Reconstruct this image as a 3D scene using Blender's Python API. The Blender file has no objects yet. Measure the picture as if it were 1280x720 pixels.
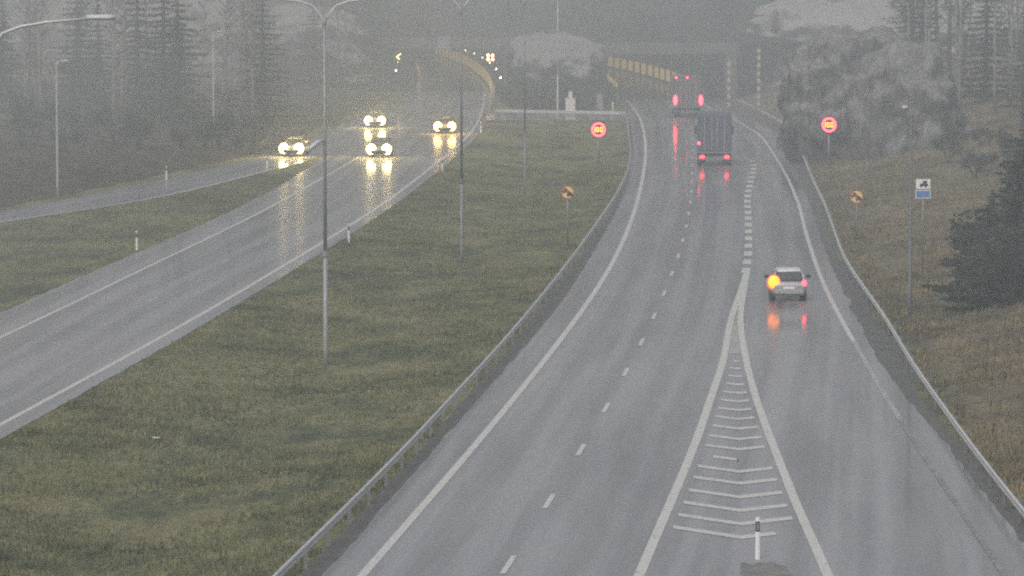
import bpy, bmesh, math, random
import numpy as np
from mathutils import Vector, Matrix, noise

random.seed(7); np.random.seed(7)
scn = bpy.context.scene
COL = scn.collection
R = math.radians

# ------------------------------------------------------------------ camera geometry
F = 5000.0                       # focal length in pixels of a 1280 px wide frame
PITCH = math.atan(400.0 / F)
CAMZ = 14.95
ca, sa = math.cos(PITCH), math.sin(PITCH)

def G(px, py, z=0.0):
    """ground point at height z seen at photo pixel (px, py)"""
    dx = px - 640.0; v = py - 360.0
    d = Vector((dx, F * ca - v * sa, -F * sa - v * ca))
    t = (z - CAMZ) / d.z
    return Vector((d.x * t, d.y * t, z))

# ------------------------------------------------------------------ helpers
class MB:
    def __init__(s): s.v = []; s.f = []
    def add(s, vs, fs):
        o = len(s.v); s.v += [tuple(p) for p in vs]; s.f += [tuple(i + o for i in f) for f in fs]; return s
    def box(s, x0, x1, y0, y1, z0, z1):
        vs = [(x, y, z) for z in (z0, z1) for y in (y0, y1) for x in (x0, x1)]
        return s.add(vs, [(0,2,3,1),(4,5,7,6),(0,1,5,4),(2,6,7,3),(0,4,6,2),(1,3,7,5)])
    def tube(s, pts, radii, n=8, cap=True):
        pts = [Vector(p) for p in pts]
        if not hasattr(radii, '__len__'): radii = [radii] * len(pts)
        vs = []; fs = []
        for i, p in enumerate(pts):
            d = (pts[min(i+1, len(pts)-1)] - pts[max(i-1, 0)]).normalized()
            up = Vector((0,0,1)) if abs(d.z) < .9 else Vector((1,0,0))
            a = d.cross(up).normalized(); b = d.cross(a).normalized()
            for k in range(n):
                t = 2*math.pi*k/n
                vs.append(p + (a*math.cos(t) + b*math.sin(t)) * radii[i])
        for i in range(len(pts)-1):
            for k in range(n):
                fs.append((i*n+k, i*n+(k+1)%n, (i+1)*n+(k+1)%n, (i+1)*n+k))
        if cap:
            fs.append(tuple(range(n))); fs.append(tuple((len(pts)-1)*n + k for k in reversed(range(n))))
        return s.add(vs, fs)
    def disc(s, c, r, axis='y', th=0.02, n=24, r_in=0.0):
        """thin disc or ring facing -axis"""
        vs = []; fs = []
        def P(rad, t, d):
            if axis == 'y': return (c[0]+rad*math.cos(t), c[1]+d, c[2]+rad*math.sin(t))
            if axis == 'x': return (c[0]+d, c[1]+rad*math.cos(t), c[2]+rad*math.sin(t))
            return (c[0]+rad*math.cos(t), c[1]+rad*math.sin(t), c[2]+d)
        for k in range(n):
            t = 2*math.pi*k/n
            vs += [P(r, t, 0), P(r, t, th), P(r_in, t, 0), P(r_in, t, th)]
        for k in range(n):
            a = 4*k; b = 4*((k+1) % n)
            fs += [(a, b, b+1, a+1), (a, a+2, b+2, b), (a+1, b+1, b+3, a+3)]
            if r_in > 0: fs.append((a+2, a+3, b+3, b+2))
        return s.add(vs, fs)
    def loft(s, secs, cap=True, closed=True):
        n = len(secs[0]); vs = [p for sec in secs for p in sec]; fs = []
        for i in range(len(secs)-1):
            for k in range(n if closed else n-1):
                fs.append((i*n+k, i*n+(k+1)%n, (i+1)*n+(k+1)%n, (i+1)*n+k))
        if cap:
            fs.append(tuple(reversed(range(n)))); fs.append(tuple((len(secs)-1)*n+k for k in range(n)))
        return s.add(vs, fs)
    def ball(s, c, r, nu=10, nv=6):
        rx, ry, rz = r if hasattr(r, '__len__') else (r, r, r)
        secs = []
        vs = [(c[0], c[1], c[2]-rz)]
        for j in range(1, nv):
            p = math.pi*j/nv - math.pi/2
            for k in range(nu):
                t = 2*math.pi*k/nu
                vs.append((c[0]+rx*math.cos(p)*math.cos(t), c[1]+ry*math.cos(p)*math.sin(t), c[2]+rz*math.sin(p)))
        vs.append((c[0], c[1], c[2]+rz)); fs = []
        for k in range(nu): fs.append((0, 1+(k+1)%nu, 1+k))
        for j in range(nv-2):
            for k in range(nu):
                a = 1+j*nu
                fs.append((a+k, a+(k+1)%nu, a+nu+(k+1)%nu, a+nu+k))
        t = len(vs)-1; a = 1+(nv-2)*nu
        for k in range(nu): fs.append((t, a+k, a+(k+1)%nu))
        return s.add(vs, fs)
    def build(s, name, mat=None, parent=None, smooth=False, bevel=0, label=None):
        me = bpy.data.meshes.new(name); me.from_pydata(s.v, [], s.f); me.update()
        bm = bmesh.new(); bm.from_mesh(me); bmesh.ops.recalc_face_normals(bm, faces=bm.faces)
        if bevel:
            bmesh.ops.bevel(bm, geom=bm.edges[:], offset=bevel, segments=2, affect='EDGES', profile=.5)
        bm.to_mesh(me); bm.free()
        if smooth:
            me.polygons.foreach_set('use_smooth', [True]*len(me.polygons))
        o = bpy.data.objects.new(name, me); COL.objects.link(o)
        if mat: me.materials.append(mat)
        if parent: o.parent = parent
        if label: o['label'] = label
        return o

def tag(o, label=None, cat=None, group=None, kind=None):
    if label: o['label'] = label
    if cat: o['category'] = cat
    if group: o['group'] = group
    if kind: o['kind'] = kind
    return o
def empty(name, label, cat, loc=(0,0,0), rz=0.0, group=None):
    o = bpy.data.objects.new(name, None); COL.objects.link(o)
    o.location = loc; o.rotation_euler = (0, 0, rz); o.empty_display_size = .3
    return tag(o, label, cat, group)
def kids(o): return [c for c in bpy.data.objects if c.parent == o]
def copy_tree(o, parent=None):
    c = o.copy(); COL.objects.link(c)
    if parent: c.parent = parent
    for ch in kids(o): copy_tree(ch, c)
    return c

# ------------------------------------------------------------------ materials
def mat(name, col, rough=.6, metal=0.0, emit=None, es=0.0, spec=None):
    m = bpy.data.materials.new(name); m.use_nodes = True
    b = m.node_tree.nodes['Principled BSDF']
    b.inputs['Base Color'].default_value = (*col, 1); b.inputs['Roughness'].default_value = rough
    b.inputs['Metallic'].default_value = metal
    if emit:
        b.inputs['Emission Color'].default_value = (*emit, 1); b.inputs['Emission Strength'].default_value = es
    if spec is not None: b.inputs['Specular IOR Level'].default_value = spec
    if emit and es < 100: m.cycles.emission_sampling = 'NONE'
    return m
def nd(m, t, **kw):
    n = m.node_tree.nodes.new(t)
    for k, v in kw.items(): setattr(n, k, v)
    return n
def lk(m, a, b): m.node_tree.links.new(a, b)
def ramp(m, fac, stops, interp='LINEAR'):
    n = nd(m, 'ShaderNodeValToRGB'); n.color_ramp.interpolation = interp
    el = n.color_ramp.elements
    while len(el) < len(stops): el.new(.5)
    for e, (p, c) in zip(el, stops):
        e.position = p; e.color = (*c, 1) if hasattr(c, '__len__') else (c, c, c, 1)
    lk(m, fac, n.inputs['Fac']); return n
def noise_n(m, vec, scale, detail=4, rough=.6, dist=0):
    n = nd(m, 'ShaderNodeTexNoise'); n.inputs['Scale'].default_value = scale
    n.inputs['Detail'].default_value = detail; n.inputs['Roughness'].default_value = rough
    n.inputs['Distortion'].default_value = dist
    lk(m, vec, n.inputs['Vector']); return n
def mapping(m, vec, scale=(1,1,1), rot=(0,0,0)):
    n = nd(m, 'ShaderNodeMapping'); n.inputs['Scale'].default_value = scale; n.inputs['Rotation'].default_value = rot
    lk(m, vec, n.inputs['Vector']); return n.outputs['Vector']
def mix(m, fac, a, b, mode='MIX'):
    n = nd(m, 'ShaderNodeMix', data_type='RGBA', blend_type=mode)
    for s, val in ((n.inputs['Factor'], fac), (n.inputs[6], a), (n.inputs[7], b)):
        if hasattr(val, 'is_linked'): lk(m, val, s)
        elif hasattr(val, '__len__'): s.default_value = (*val, 1)
        else: s.default_value = val
    return n.outputs[2]
def math_n(m, op, a, b=None):
    n = nd(m, 'ShaderNodeMath', operation=op)
    for s, val in ((n.inputs[0], a), (n.inputs[1], b)):
        if val is None: continue
        if hasattr(val, 'is_linked'): lk(m, val, s)
        else: s.default_value = val
    return n.outputs[0]
def bump(m, h, strength, dist, b):
    n = nd(m, 'ShaderNodeBump'); n.inputs['Strength'].default_value = strength; n.inputs['Distance'].default_value = dist
    lk(m, h, n.inputs['Height']); lk(m, n.outputs['Normal'], b.inputs['Normal'])

def asphalt_mat(name, lo=.045, hi=.085, wet=1.0, lane=3.55, off=1.6):
    m = mat(name, (.06,.06,.062), .3); b = m.node_tree.nodes['Principled BSDF']
    uv = nd(m, 'ShaderNodeUVMap').outputs['UV']
    geo = nd(m, 'ShaderNodeNewGeometry').outputs['Position']
    big = noise_n(m, mapping(m, uv, (.35, .03, 1)), 1.0, 5, .6)
    streak = noise_n(m, mapping(m, uv, (2.2, .02, 1)), 1.0, 3, .5)
    fine = noise_n(m, geo, 9.0, 3, .7)
    grit = noise_n(m, geo, 60.0, 2, .6)
    # wheel tracks: two per lane
    sx = nd(m, 'ShaderNodeSeparateXYZ'); lk(m, uv, sx.inputs[0])
    tr = math_n(m, 'COSINE', math_n(m, 'MULTIPLY', math_n(m, 'SUBTRACT', sx.outputs[0], off), 4*math.pi/lane))
    trk = math_n(m, 'MULTIPLY_ADD', tr, .5); m.node_tree.nodes[-1].inputs[2].default_value = .5
    s = math_n(m, 'ADD', math_n(m, 'MULTIPLY', big.outputs['Fac'], .55), math_n(m, 'MULTIPLY', streak.outputs['Fac'], .45))
    s2 = math_n(m, 'ADD', math_n(m, 'MULTIPLY', s, .84), math_n(m, 'MULTIPLY', trk, .10))
    c = ramp(m, s2, [(.36, (lo, lo, lo*1.07)), (.54, (hi, hi, hi*1.06))])
    c2 = mix(m, .35, c.outputs['Color'], mix(m, 1.0, c.outputs['Color'], ramp(m, fine.outputs['Fac'], [(.3, .5), (.7, 1.4)]).outputs['Color'], 'MULTIPLY'))
    lk(m, c2, b.inputs['Base Color'])
    r = ramp(m, s2, [(.34, .34 if wet else .5), (.56, .55 if wet else .75)])
    lk(m, r.outputs['Color'], b.inputs['Roughness'])
    cwn = noise_n(m, mapping(m, uv, (.8, .045, 1)), 1.0, 4, .6)
    cw = ramp(m, math_n(m, 'ADD', math_n(m, 'MULTIPLY', cwn.outputs['Fac'], .7), math_n(m, 'MULTIPLY', s2, .3)), [(.40, .65), (.60, .25)])
    lk(m, cw.outputs['Color'], b.inputs['Coat Weight']); b.inputs['Coat Roughness'].default_value = .085; b.inputs['Coat IOR'].default_value = 1.33
    h = math_n(m, 'ADD', grit.outputs['Fac'], math_n(m, 'MULTIPLY', fine.outputs['Fac'], .5))
    bump(m, h, .05, .01, b)
    return m
def grass_mat(name, stops, dry=None):
    m = mat(name, (.08,.09,.04), .95, spec=.1); b = m.node_tree.nodes['Principled BSDF']
    p = nd(m, 'ShaderNodeNewGeometry').outputs['Position']
    a = noise_n(m, p, .09, 5, .62, .4); s = noise_n(m, mapping(m, p, (.5, .16, 1)), 1.0, 5, .65)
    f = noise_n(m, mapping(m, p, (3.5, 1.1, 1)), 1.0, 4, .75); ff = noise_n(m, p, 14, 2, .7)
    v = math_n(m, 'ADD', math_n(m, 'MULTIPLY', a.outputs['Fac'], .5), math_n(m, 'MULTIPLY', s.outputs['Fac'], .5))
    c = ramp(m, v, stops)
    d = ramp(m, math_n(m, 'ADD', math_n(m, 'MULTIPLY', f.outputs['Fac'], .7), math_n(m, 'MULTIPLY', ff.outputs['Fac'], .3)), [(.34, .5), (.53, 1.0), (.70, 1.45)])
    lk(m, mix(m, .8, c.outputs['Color'], mix(m, 1.0, c.outputs['Color'], d.outputs['Color'], 'MULTIPLY')), b.inputs['Base Color'])
    bump(m, math_n(m, 'ADD', f.outputs['Fac'], ff.outputs['Fac']), .9, .25, b)
    return m
def paint_mat(name, c=.75, wear=.42):
    m = mat(name, (c,c,c*.96), .45); b = m.node_tree.nodes['Principled BSDF']
    p = nd(m, 'ShaderNodeNewGeometry').outputs['Position']
    n = noise_n(m, p, 6, 5, .75); g = noise_n(m, p, .35, 3, .6)
    v = math_n(m, 'ADD', math_n(m, 'MULTIPLY', n.outputs['Fac'], .8), math_n(m, 'MULTIPLY', g.outputs['Fac'], .2))
    k = ramp(m, v, [(wear-.07, (.13,.13,.13)), (wear+.03, (c,c,c*.95)), (.7, (c*.85,c*.85,c*.8))])
    lk(m, k.outputs['Color'], b.inputs['Base Color']); return m
def rock_mat(name, lo, hi, frost=.0, fz=(5,7)):
    m = mat(name, lo, .9, spec=.2); b = m.node_tree.nodes['Principled BSDF']
    g = nd(m, 'ShaderNodeNewGeometry'); p = g.outputs['Position']
    n = noise_n(m, mapping(m, p, (1,1,.55)), .85, 9, .74, .6)
    vo = nd(m, 'ShaderNodeTexVoronoi', feature='DISTANCE_TO_EDGE'); vo.inputs['Scale'].default_value = .9
    lk(m, mapping(m, p, (1, 1, .6)), vo.inputs['Vector'])
    c = ramp(m, n.outputs['Fac'], [(.33, lo), (.52, tuple((a+b_)/2 for a, b_ in zip(lo, hi))), (.68, hi)]).outputs['Color']
    crack = ramp(m, vo.outputs['Distance'], [(0, .3), (.07, 1.0)])
    c = mix(m, .8, c, mix(m, 1.0, c, crack.outputs['Color'], 'MULTIPLY'))
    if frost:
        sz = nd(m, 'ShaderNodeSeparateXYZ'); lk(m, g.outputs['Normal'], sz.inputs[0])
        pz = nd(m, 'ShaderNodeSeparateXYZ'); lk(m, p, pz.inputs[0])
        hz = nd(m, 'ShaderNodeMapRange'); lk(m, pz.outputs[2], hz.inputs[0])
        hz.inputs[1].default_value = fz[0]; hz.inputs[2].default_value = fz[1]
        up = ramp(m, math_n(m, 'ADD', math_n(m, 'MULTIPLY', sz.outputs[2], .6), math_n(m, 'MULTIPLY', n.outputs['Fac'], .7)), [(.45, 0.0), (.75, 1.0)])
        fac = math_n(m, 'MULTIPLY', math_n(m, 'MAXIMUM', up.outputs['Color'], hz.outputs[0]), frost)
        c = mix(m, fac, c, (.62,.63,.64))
    lk(m, c, b.inputs['Base Color'])
    bump(m, n.outputs['Fac'], .8, .4, b); return m
def mottled(name, lo, hi, scale, rough=.8, metal=0.0, detail=4):
    m = mat(name, lo, rough, metal); b = m.node_tree.nodes['Principled BSDF']
    p = nd(m, 'ShaderNodeTexCoord').outputs['Object']
    n = noise_n(m, p, scale, detail, .65)
    lk(m, ramp(m, n.outputs['Fac'], [(.3, lo), (.7, hi)]).outputs['Color'], b.inputs['Base Color']); return m
def leaf_mat(name, lo, hi, scale=.6):
    m = mat(name, lo, .9, spec=.15); b = m.node_tree.nodes['Principled BSDF']
    p = nd(m, 'ShaderNodeNewGeometry').outputs['Position']
    n = noise_n(m, p, scale, 4, .7)
    lk(m, ramp(m, n.outputs['Fac'], [(.35, lo), (.68, hi)]).outputs['Color'], b.inputs['Base Color']); return m

M = {}
M['asphalt'] = asphalt_mat('wet_asphalt', .085, .235)
M['asphalt_ramp'] = asphalt_mat('wet_ramp_asphalt', .13, .22)
M['crossing'] = asphalt_mat('pale_crossing_asphalt', .16, .26)
M['asphalt_patch'] = mottled('dark_patch', (.085,.083,.078), (.22,.215,.20), 1.3, .5)
M['paint'] = paint_mat('road_paint', .54, .42)
M['paint_worn'] = paint_mat('worn_road_paint', .40, .48)
M['paint_faint'] = paint_mat('faint_road_paint', .3, .55)
M['verge'] = mottled('wet_gravel_verge', (.055,.057,.052), (.12,.117,.105), 1.2, .75, 0, 8)
M['grass'] = grass_mat('median_grass', [(.36, (.075,.086,.062)), (.45, (.150,.164,.095)), (.53, (.27,.264,.135)), (.62, (.32,.285,.17))])
M['blade'] = leaf_mat('grass_blades', (.08,.09,.05), (.26,.25,.13), .35)
M['dry_blade'] = leaf_mat('dry_grass_blades', (.07,.062,.036), (.30,.235,.125), .5)
M['steel'] = mottled('galvanised_steel', (.44,.45,.45), (.62,.63,.63), 3, .5, .15)
M['steel_dark'] = mottled('weathered_steel', (.16,.165,.17), (.24,.245,.25), 3, .5, .3)
M['steel_mid'] = mottled('grey_mast_steel', (.24,.245,.25), (.34,.345,.35), 3, .5, .2)
M['lamp_steel'] = mottled('pale_lamp_steel', (.42,.43,.43), (.55,.56,.56), 3, .5, .1)
M['white_plastic'] = mat('white_plastic', (.75,.76,.75), .5)
M['black'] = mat('black_plastic', (.015,.015,.016), .5)
M['rubber'] = mat('tyre_rubber', (.018,.018,.018), .85)
M['rim'] = mat('wheel_rim', (.3,.3,.31), .35, .8)
M['glass'] = mat('car_glass', (.03,.035,.04), .08)
M['rear_glass'] = mat('wet_rear_glass', (.06,.065,.07), .2)
M['concrete'] = mottled('grey_concrete', (.2,.2,.195), (.36,.355,.34), .7, .85)
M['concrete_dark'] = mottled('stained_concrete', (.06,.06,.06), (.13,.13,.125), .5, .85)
M['barrier'] = mottled('beige_barrier_concrete', (.40,.34,.22), (.55,.47,.31), 1.0, .8)
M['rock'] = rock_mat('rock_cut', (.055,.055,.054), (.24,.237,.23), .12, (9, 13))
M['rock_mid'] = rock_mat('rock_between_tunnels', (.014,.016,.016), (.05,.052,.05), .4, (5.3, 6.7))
M['rock_dark'] = rock_mat('rock_wall', (.03,.033,.03), (.13,.13,.122), .5, (8, 16))
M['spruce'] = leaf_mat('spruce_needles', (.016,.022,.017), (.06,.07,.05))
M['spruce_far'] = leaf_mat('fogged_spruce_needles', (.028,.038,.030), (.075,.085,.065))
M['pine'] = leaf_mat('pine_needles', (.022,.028,.021), (.07,.078,.058))
M['twig'] = leaf_mat('bare_twigs', (.03,.026,.022), (.085,.075,.065), 1.2)
M['bark'] = mottled('brown_bark', (.03,.025,.02), (.09,.075,.06), 4)
M['birch_bark'] = mottled('pale_birch_bark', (.12,.12,.115), (.34,.34,.33), 3)
M['sign_yellow'] = mat('yellow_sign_face', (.80,.58,.20), .5)
M['sign_red'] = mat('red_sign_border', (.30,.12,.06), .5)
M['sign_blue'] = mat('blue_sign_face', (.10,.20,.48), .5)
M['dim_blue'] = mat('dim_blue_sign_face', (.12,.17,.26), .5)
M['sign_white'] = mat('white_sign_face', (.78,.78,.78), .5)
M['ink'] = mat('black_sign_ink', (.02,.025,.02), .6)
M['ink_red'] = mat('dark_red_sign_ink', (.2,.03,.02), .6)
M['led_red'] = mat('red_leds', (.3,.02,.02), .5, 0, (1.0,.06,.075), 8.5)
M['led_amber'] = mat('amber_digit_leds', (.4,.2,.02), .5, 0, (1.0,.42,.05), 4.5)
M['led_yellow'] = mat('yellow_leds', (.4,.3,.1), .5, 0, (1.0,.80,.35), 4.0)
M['led_warm'] = mat('warm_white_signal', (.4,.3,.1), .5, 0, (1.0,.62,.28), 9.0)
M['guide'] = mat('white_guide_led', (.5,.5,.5), .5, 0, (1.0,.92,.78), 8.0)
M['head'] = mat('lit_headlamp', (.8,.8,.75), .3, 0, (1.0,.80,.32), 340.0)
M['head_warm'] = mat('lit_warm_headlamp', (.8,.7,.5), .3, 0, (1.0,.64,.16), 220.0)
M['tail'] = mat('lit_tail_lamp', (.4,.02,.02), .3, 0, (1.0,.025,.045), 12.0)
M['brake'] = mat('lit_brake_lamp', (.4,.02,.02), .3, 0, (1.0,.03,.05), 32.0)
M['marker'] = mat('dim_marker_lamp', (.4,.02,.02), .3, 0, (1.0,.05,.10), 10.0)
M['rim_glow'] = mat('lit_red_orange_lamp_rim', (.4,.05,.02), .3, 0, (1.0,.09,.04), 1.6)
M['turn'] = mat('lit_amber_indicator', (.5,.25,.02), .3, 0, (1.0,.22,.010), 4.2)
M['lamp_off'] = mat('unlit_lamp_glass', (.45,.46,.46), .3)
M['reflector'] = mat('grey_reflector', (.25,.26,.27), .2, .5)
M['panel'] = mat('yellow_panel_lamplight_glow', (.55,.45,.22), .6, 0, (1.0,.74,.20), .55)  # added self-glow stands in for warm tunnel lamplight on the barriers
M['yellow_band'] = mat('faded_yellow_band', (.50,.43,.27), .6)

# ------------------------------------------------------------------ road lines as functions of distance
YS = np.arange(40.0, 780.0, 1.0)
def line(pts, z=0.0, extra=(), win=17):
    """pixel polyline (far or near, any order) -> X as a smooth function of Y"""
    w = [G(x, y, z) for x, y in pts]
    P = sorted([(p.y, p.x) for p in w] + list(extra))
    ya = np.array([p[0] for p in P]); xa = np.array([p[1] for p in P])
    def ext(y):
        r = np.interp(y, ya, xa)
        s0 = (xa[1]-xa[0])/(ya[1]-ya[0]); s1 = (xa[-1]-xa[-2])/(ya[-1]-ya[-2])
        r = np.where(y < ya[0], xa[0] + (y-ya[0])*s0, r)
        return np.where(y > ya[-1], xa[-1] + (y-ya[-1])*s1, r)
    yy = np.arange(20.0, 800.0, 1.0)
    for k in range(2):
        rr = ext(yy) if k == 0 else rr
        pad = np.concatenate([rr[0]+(rr[1]-rr[0])*np.arange(-win, 0), rr, rr[-1]+(rr[-1]-rr[-2])*np.arange(1, win+1)])
        rr = np.convolve(pad, np.ones(2*win+1)/(2*win+1), 'valid')
    return lambda y: np.interp(y, yy, rr)

# right carriageway
r_edge = line([(455,718),(601,551),(691,440),(698,427),(729,390),(758,345),(779,305),(794,264),(804,222),(808,190),(806,172),(802,150),(790,132)],
              extra=[(490,12.9),(525,12.6),(580,9.8),(640,4.5),(700,-3.5),(760,-14)])
r_pave = line([(406,718),(515,596),(648,440),(669,425),(704,378),(737,325),(767,272),(783,238),(792,184)],
              extra=[(395,11.7),(440,12.2),(480,12.1),(525,11.7),(580,8.9),(640,3.6),(700,-4.4),(760,-15)])
r_dash = line([(636,707),(687,629),(726,566),(756,514),(781,471),(801,433),(816,400),(830,371),(839,347),(847,325),(854,304),(858,287),(861,270),(863,256),(864,243),(865,232),(865,217)],
              extra=[(330,14.9),(380,17.2),(430,17.4),(470,17.3),(525,16.2),(580,13.4),(640,8),(700,0),(760,-10)])
gore_l = line([(800,718),(820,671),(851,600),(876,538),(887,502),(904,455),(913,400),(932,347),(935,320),(936,290),(934,245)], extra=[(300,18.2),(340,19.9)], win=5)
gore_r = line([(1033,716),(1016,676),(998,640),(976,582),(960,542),(942,491),(931,445),(924,400),(933,347)], win=5)
x_edge = line([(1235,690),(1208,650),(1171,594),(1134,541),(1100,485),(1074,440),(1050,398),(1027,352),(1017,322),(1007,292),(1000,260),(987,227),(970,197),(951,169),(930,157)],
              extra=[(407,22.0),(426,21.2),(460,20.9),(500,20.2),(540,18.4),(580,15.6),(640,10.3),(700,2.5),(760,-8)], win=9)
x_pave = line([(1277,678),(1245,641),(1219,599),(1171,541),(1118,483),(1085,430),(1060,375),(1042,340),(1026,300),(1015,262),(1000,225),(978,188)],
              extra=[(359,24.2),(380,24.0),(407,23.2),(426,22.4),(460,22.1),(500,21.4),(540,19.6),(580,16.8),(640,11.5),(700,3.7),(760,-7)], win=9)
rail_l = line([(343,718),(488,577),(615,440),(627,428),(696,345),(737,290),(767,247),(783,217),(789,192)], z=.72, extra=[(385,11.0),(400,10.9)], win=9)
rail_r = line([(1280,636),(1224,567),(1182,509),(1140,451),(1110,398),(1075,350),(1055,320),(1045,292),(1032,255),(1017,225)], z=.72,
              extra=[(330,23.6),(370,25.2),(410,25.0),(450,24.4)], win=7)
# left carriageway
l_in = line([(0,532),(208,420),(410,300),(435,284),(485,252),(550,201),(582,175),(597,155),(605,132),(606,118)],
            extra=[(520,-4.2),(560,-5.6),(614,-8.2),(690,-14.0),(760,-22)])
l_out_near = line([(0,423),(90,381),(208,322),(288,286),(358,249),(445,199)],
            extra=[(350,-10.7),(385,-10.0),(436,-9.8),(475,-9.9),(520,-10.9),(560,-12.3),(614,-14.9),(690,-20.7),(760,-28.7)])
l_pave_r = lambda y: l_in(y) + .85
l_pave_l = line([(0,392),(69,359),(149,326),(222,296),(288,265),(347,237),(365,223)],
            extra=[(320,-14.8),(350,-13.6),(385,-12.6),(436,-12.2),(475,-12.2),(520,-13.2),(560,-14.6),(614,-16.6),(690,-22.2),(760,-30)])
ramp_t = line([(0,265),(104,246),(222,220),(342,194)], extra=[(380,-16.4),(420,-14.2),(460,-13)], win=9)
ramp_b = line([(0,279),(87,266),(201,249),(295,225),(342,213)], extra=[(320,-14.6),(360,-13.0),(420,-11.8)], win=9)

# ------------------------------------------------------------------ terrain
def foot_l(y): return np.minimum(ramp_t(y), l_pave_l(y)) - 1.2
def foot_r(y): return np.maximum(rail_r(y), x_pave(y)) + .6
def hgt(x, y):
    yy = min(max(y, 45.0), 470.0)
    fl = float(foot_l(yy)); fr = float(foot_r(yy)); z = 0.0
    if x < fl:
        s = fl - x; z = .10*s + .0035*max(0, s-8)**1.6
        z += (noise.noise(Vector((x*.05, y*.03, 0)))*1.2 + noise.noise(Vector((x*.2, y*.12, 5)))*.35) * min(1, s/12)
        z = max(z, 0.01*s)
    elif x > fr:
        s = x - fr; z = .17*s + .006*max(0, s-5)**1.5
        z += (noise.noise(Vector((x*.08, y*.03, 3)))*.9 + noise.noise(Vector((x*.3, y*.14, 9)))*.3) * min(1, s/8)
        z = max(z, 0.01*s)
    else:
        a = float(l_pave_r(yy)); b = float(r_pave(yy))
        if a < x < b:                       # median: shallow swale
            t = (x-a)/(b-a); w = min(1, (b-a)/10)
            z = (-.35*math.sin(math.pi*t)**2 + .16*noise.noise(Vector((x*.15, y*.08, 1)))*math.sin(math.pi*t)) * w
            if y > 385: z *= max(0, 1-(y-385)/8)
        else:
            c = float(l_pave_l(yy)); d = float(ramp_b(yy))
            if d < x < c:
                t = (x-d)/max(.1, (c-d)); z = -.12*math.sin(math.pi*t)**2*min(1, (c-d)/5)
    return min(z, 22.0)
def hit(px, py):
    """terrain point under a photo pixel"""
    a = G(px, py, 0.0); o = Vector((0, 0, CAMZ)); d = (a - o)
    t0 = .15; t = t0
    while t < 1.6:
        p = o + d*t
        if p.z <= hgt(p.x, p.y): break
        t += .002
    return Vector((p.x, p.y, hgt(p.x, p.y)))

def grid_mesh(name, xs, ys, fz, m, smooth=True):
    nx, ny = len(xs), len(ys)
    vs = [(x, y, fz(x, y)) for y in ys for x in xs]
    fs = [(j*nx+i, j*nx+i+1, (j+1)*nx+i+1, (j+1)*nx+i) for j in range(ny-1) for i in range(nx-1)]
    me = bpy.data.meshes.new(name); me.from_pydata(vs, [], fs); me.update()
    me.polygons.foreach_set('use_smooth', [smooth]*len(me.polygons)); me.materials.append(m)
    o = bpy.data.objects.new(name, me); COL.objects.link(o); return o

xs = sorted(set([-2500,-1500,-900,-600,-400,-300,-220,-170,-130,-100,-85,-75,-68] + list(np.arange(-64, 66, 1.3)) + [68,75,85,100,130,170,220,300,400,600,900,1500,2500]))
ys = sorted(set([-600,-300,-150,-60,0,30,50] + list(np.arange(60, 480, 2.2)) + list(np.arange(482, 800, 20)) + [850,950,1200,1700,2500,4000]))
go = grid_mesh('ground', xs, ys, lambda x, y: hgt(x, y) if y < 478 or -64 > x or x > 64 else min(hgt(x, y), 0 if -64 < x < 64 else 99), M['grass'])
tag(go, kind='structure')

def ribbon(name, fl, fr, y0, y1, z, m, step=2.0, cols=6, zoff=None):
    vs = []; fs = []; uv = []
    yy = np.arange(y0, y1+.01, step)
    for y in yy:
        a = float(fl(y)); b = float(fr(y))
        for k in range(cols+1):
            t = k/cols; vs.append((a+(b-a)*t, y, z)); uv.append(((b-a)*t, y))
    n = cols+1
    for j in range(len(yy)-1):
        for k in range(cols): fs.append((j*n+k, j*n+k+1, (j+1)*n+k+1, (j+1)*n+k))
    me = bpy.data.meshes.new(name); me.from_pydata(vs, [], fs); me.update()
    ul = me.uv_layers.new(name='UVMap')
    li = np.empty(len(me.loops), dtype=np.int32); me.loops.foreach_get('vertex_index', li)
    ul.data.foreach_set('uv', np.array(uv, dtype=np.float32)[li].ravel())
    me.materials.append(m); o = bpy.data.objects.new(name, me); COL.objects.link(o)
    tag(o, kind='structure'); return o
def jag(f, amp, seed, sc=.35):
    return lambda y: f(y) + amp*np.array([noise.noise(Vector((float(v)*sc, seed, 0))) + .6*noise.noise(Vector((float(v)*sc*4, seed, 3))) for v in np.atleast_1d(y)])[0]

ribbon('verge', lambda y: np.minimum(rail_l(y)-.1, r_pave(y)-.3), lambda y: r_pave(y)+.3, 50, 396, .012, M['verge'], 2, 3)
ribbon('right_verge', lambda y: x_pave(y)-.5, jag(lambda y: np.maximum(rail_r(y)+.35, x_pave(y)+.4), .25, 12), 50, 455, .012, M['verge'], 1, 3)
ribbon('road', jag(r_pave, .10, 1), jag(x_pave, .20, 5, .22), 50, 750, .020, M['asphalt'], 1.0, 10)
ribbon('ramp_road', jag(ramp_t, .12, 2), ramp_b, 120, 420, .016, M['asphalt_ramp'], 2, 5)
ribbon('opposite_road', jag(l_pave_l, .15, 3), jag(l_pave_r, .10, 4), 50, 750, .024, M['asphalt'], 1.0, 8)
ribbon('median_crossing', lambda y: l_pave_r(y)-.1, lambda y: r_pave(y)+.1, 394, 412, .010, M['crossing'], 2, 4)

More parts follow.
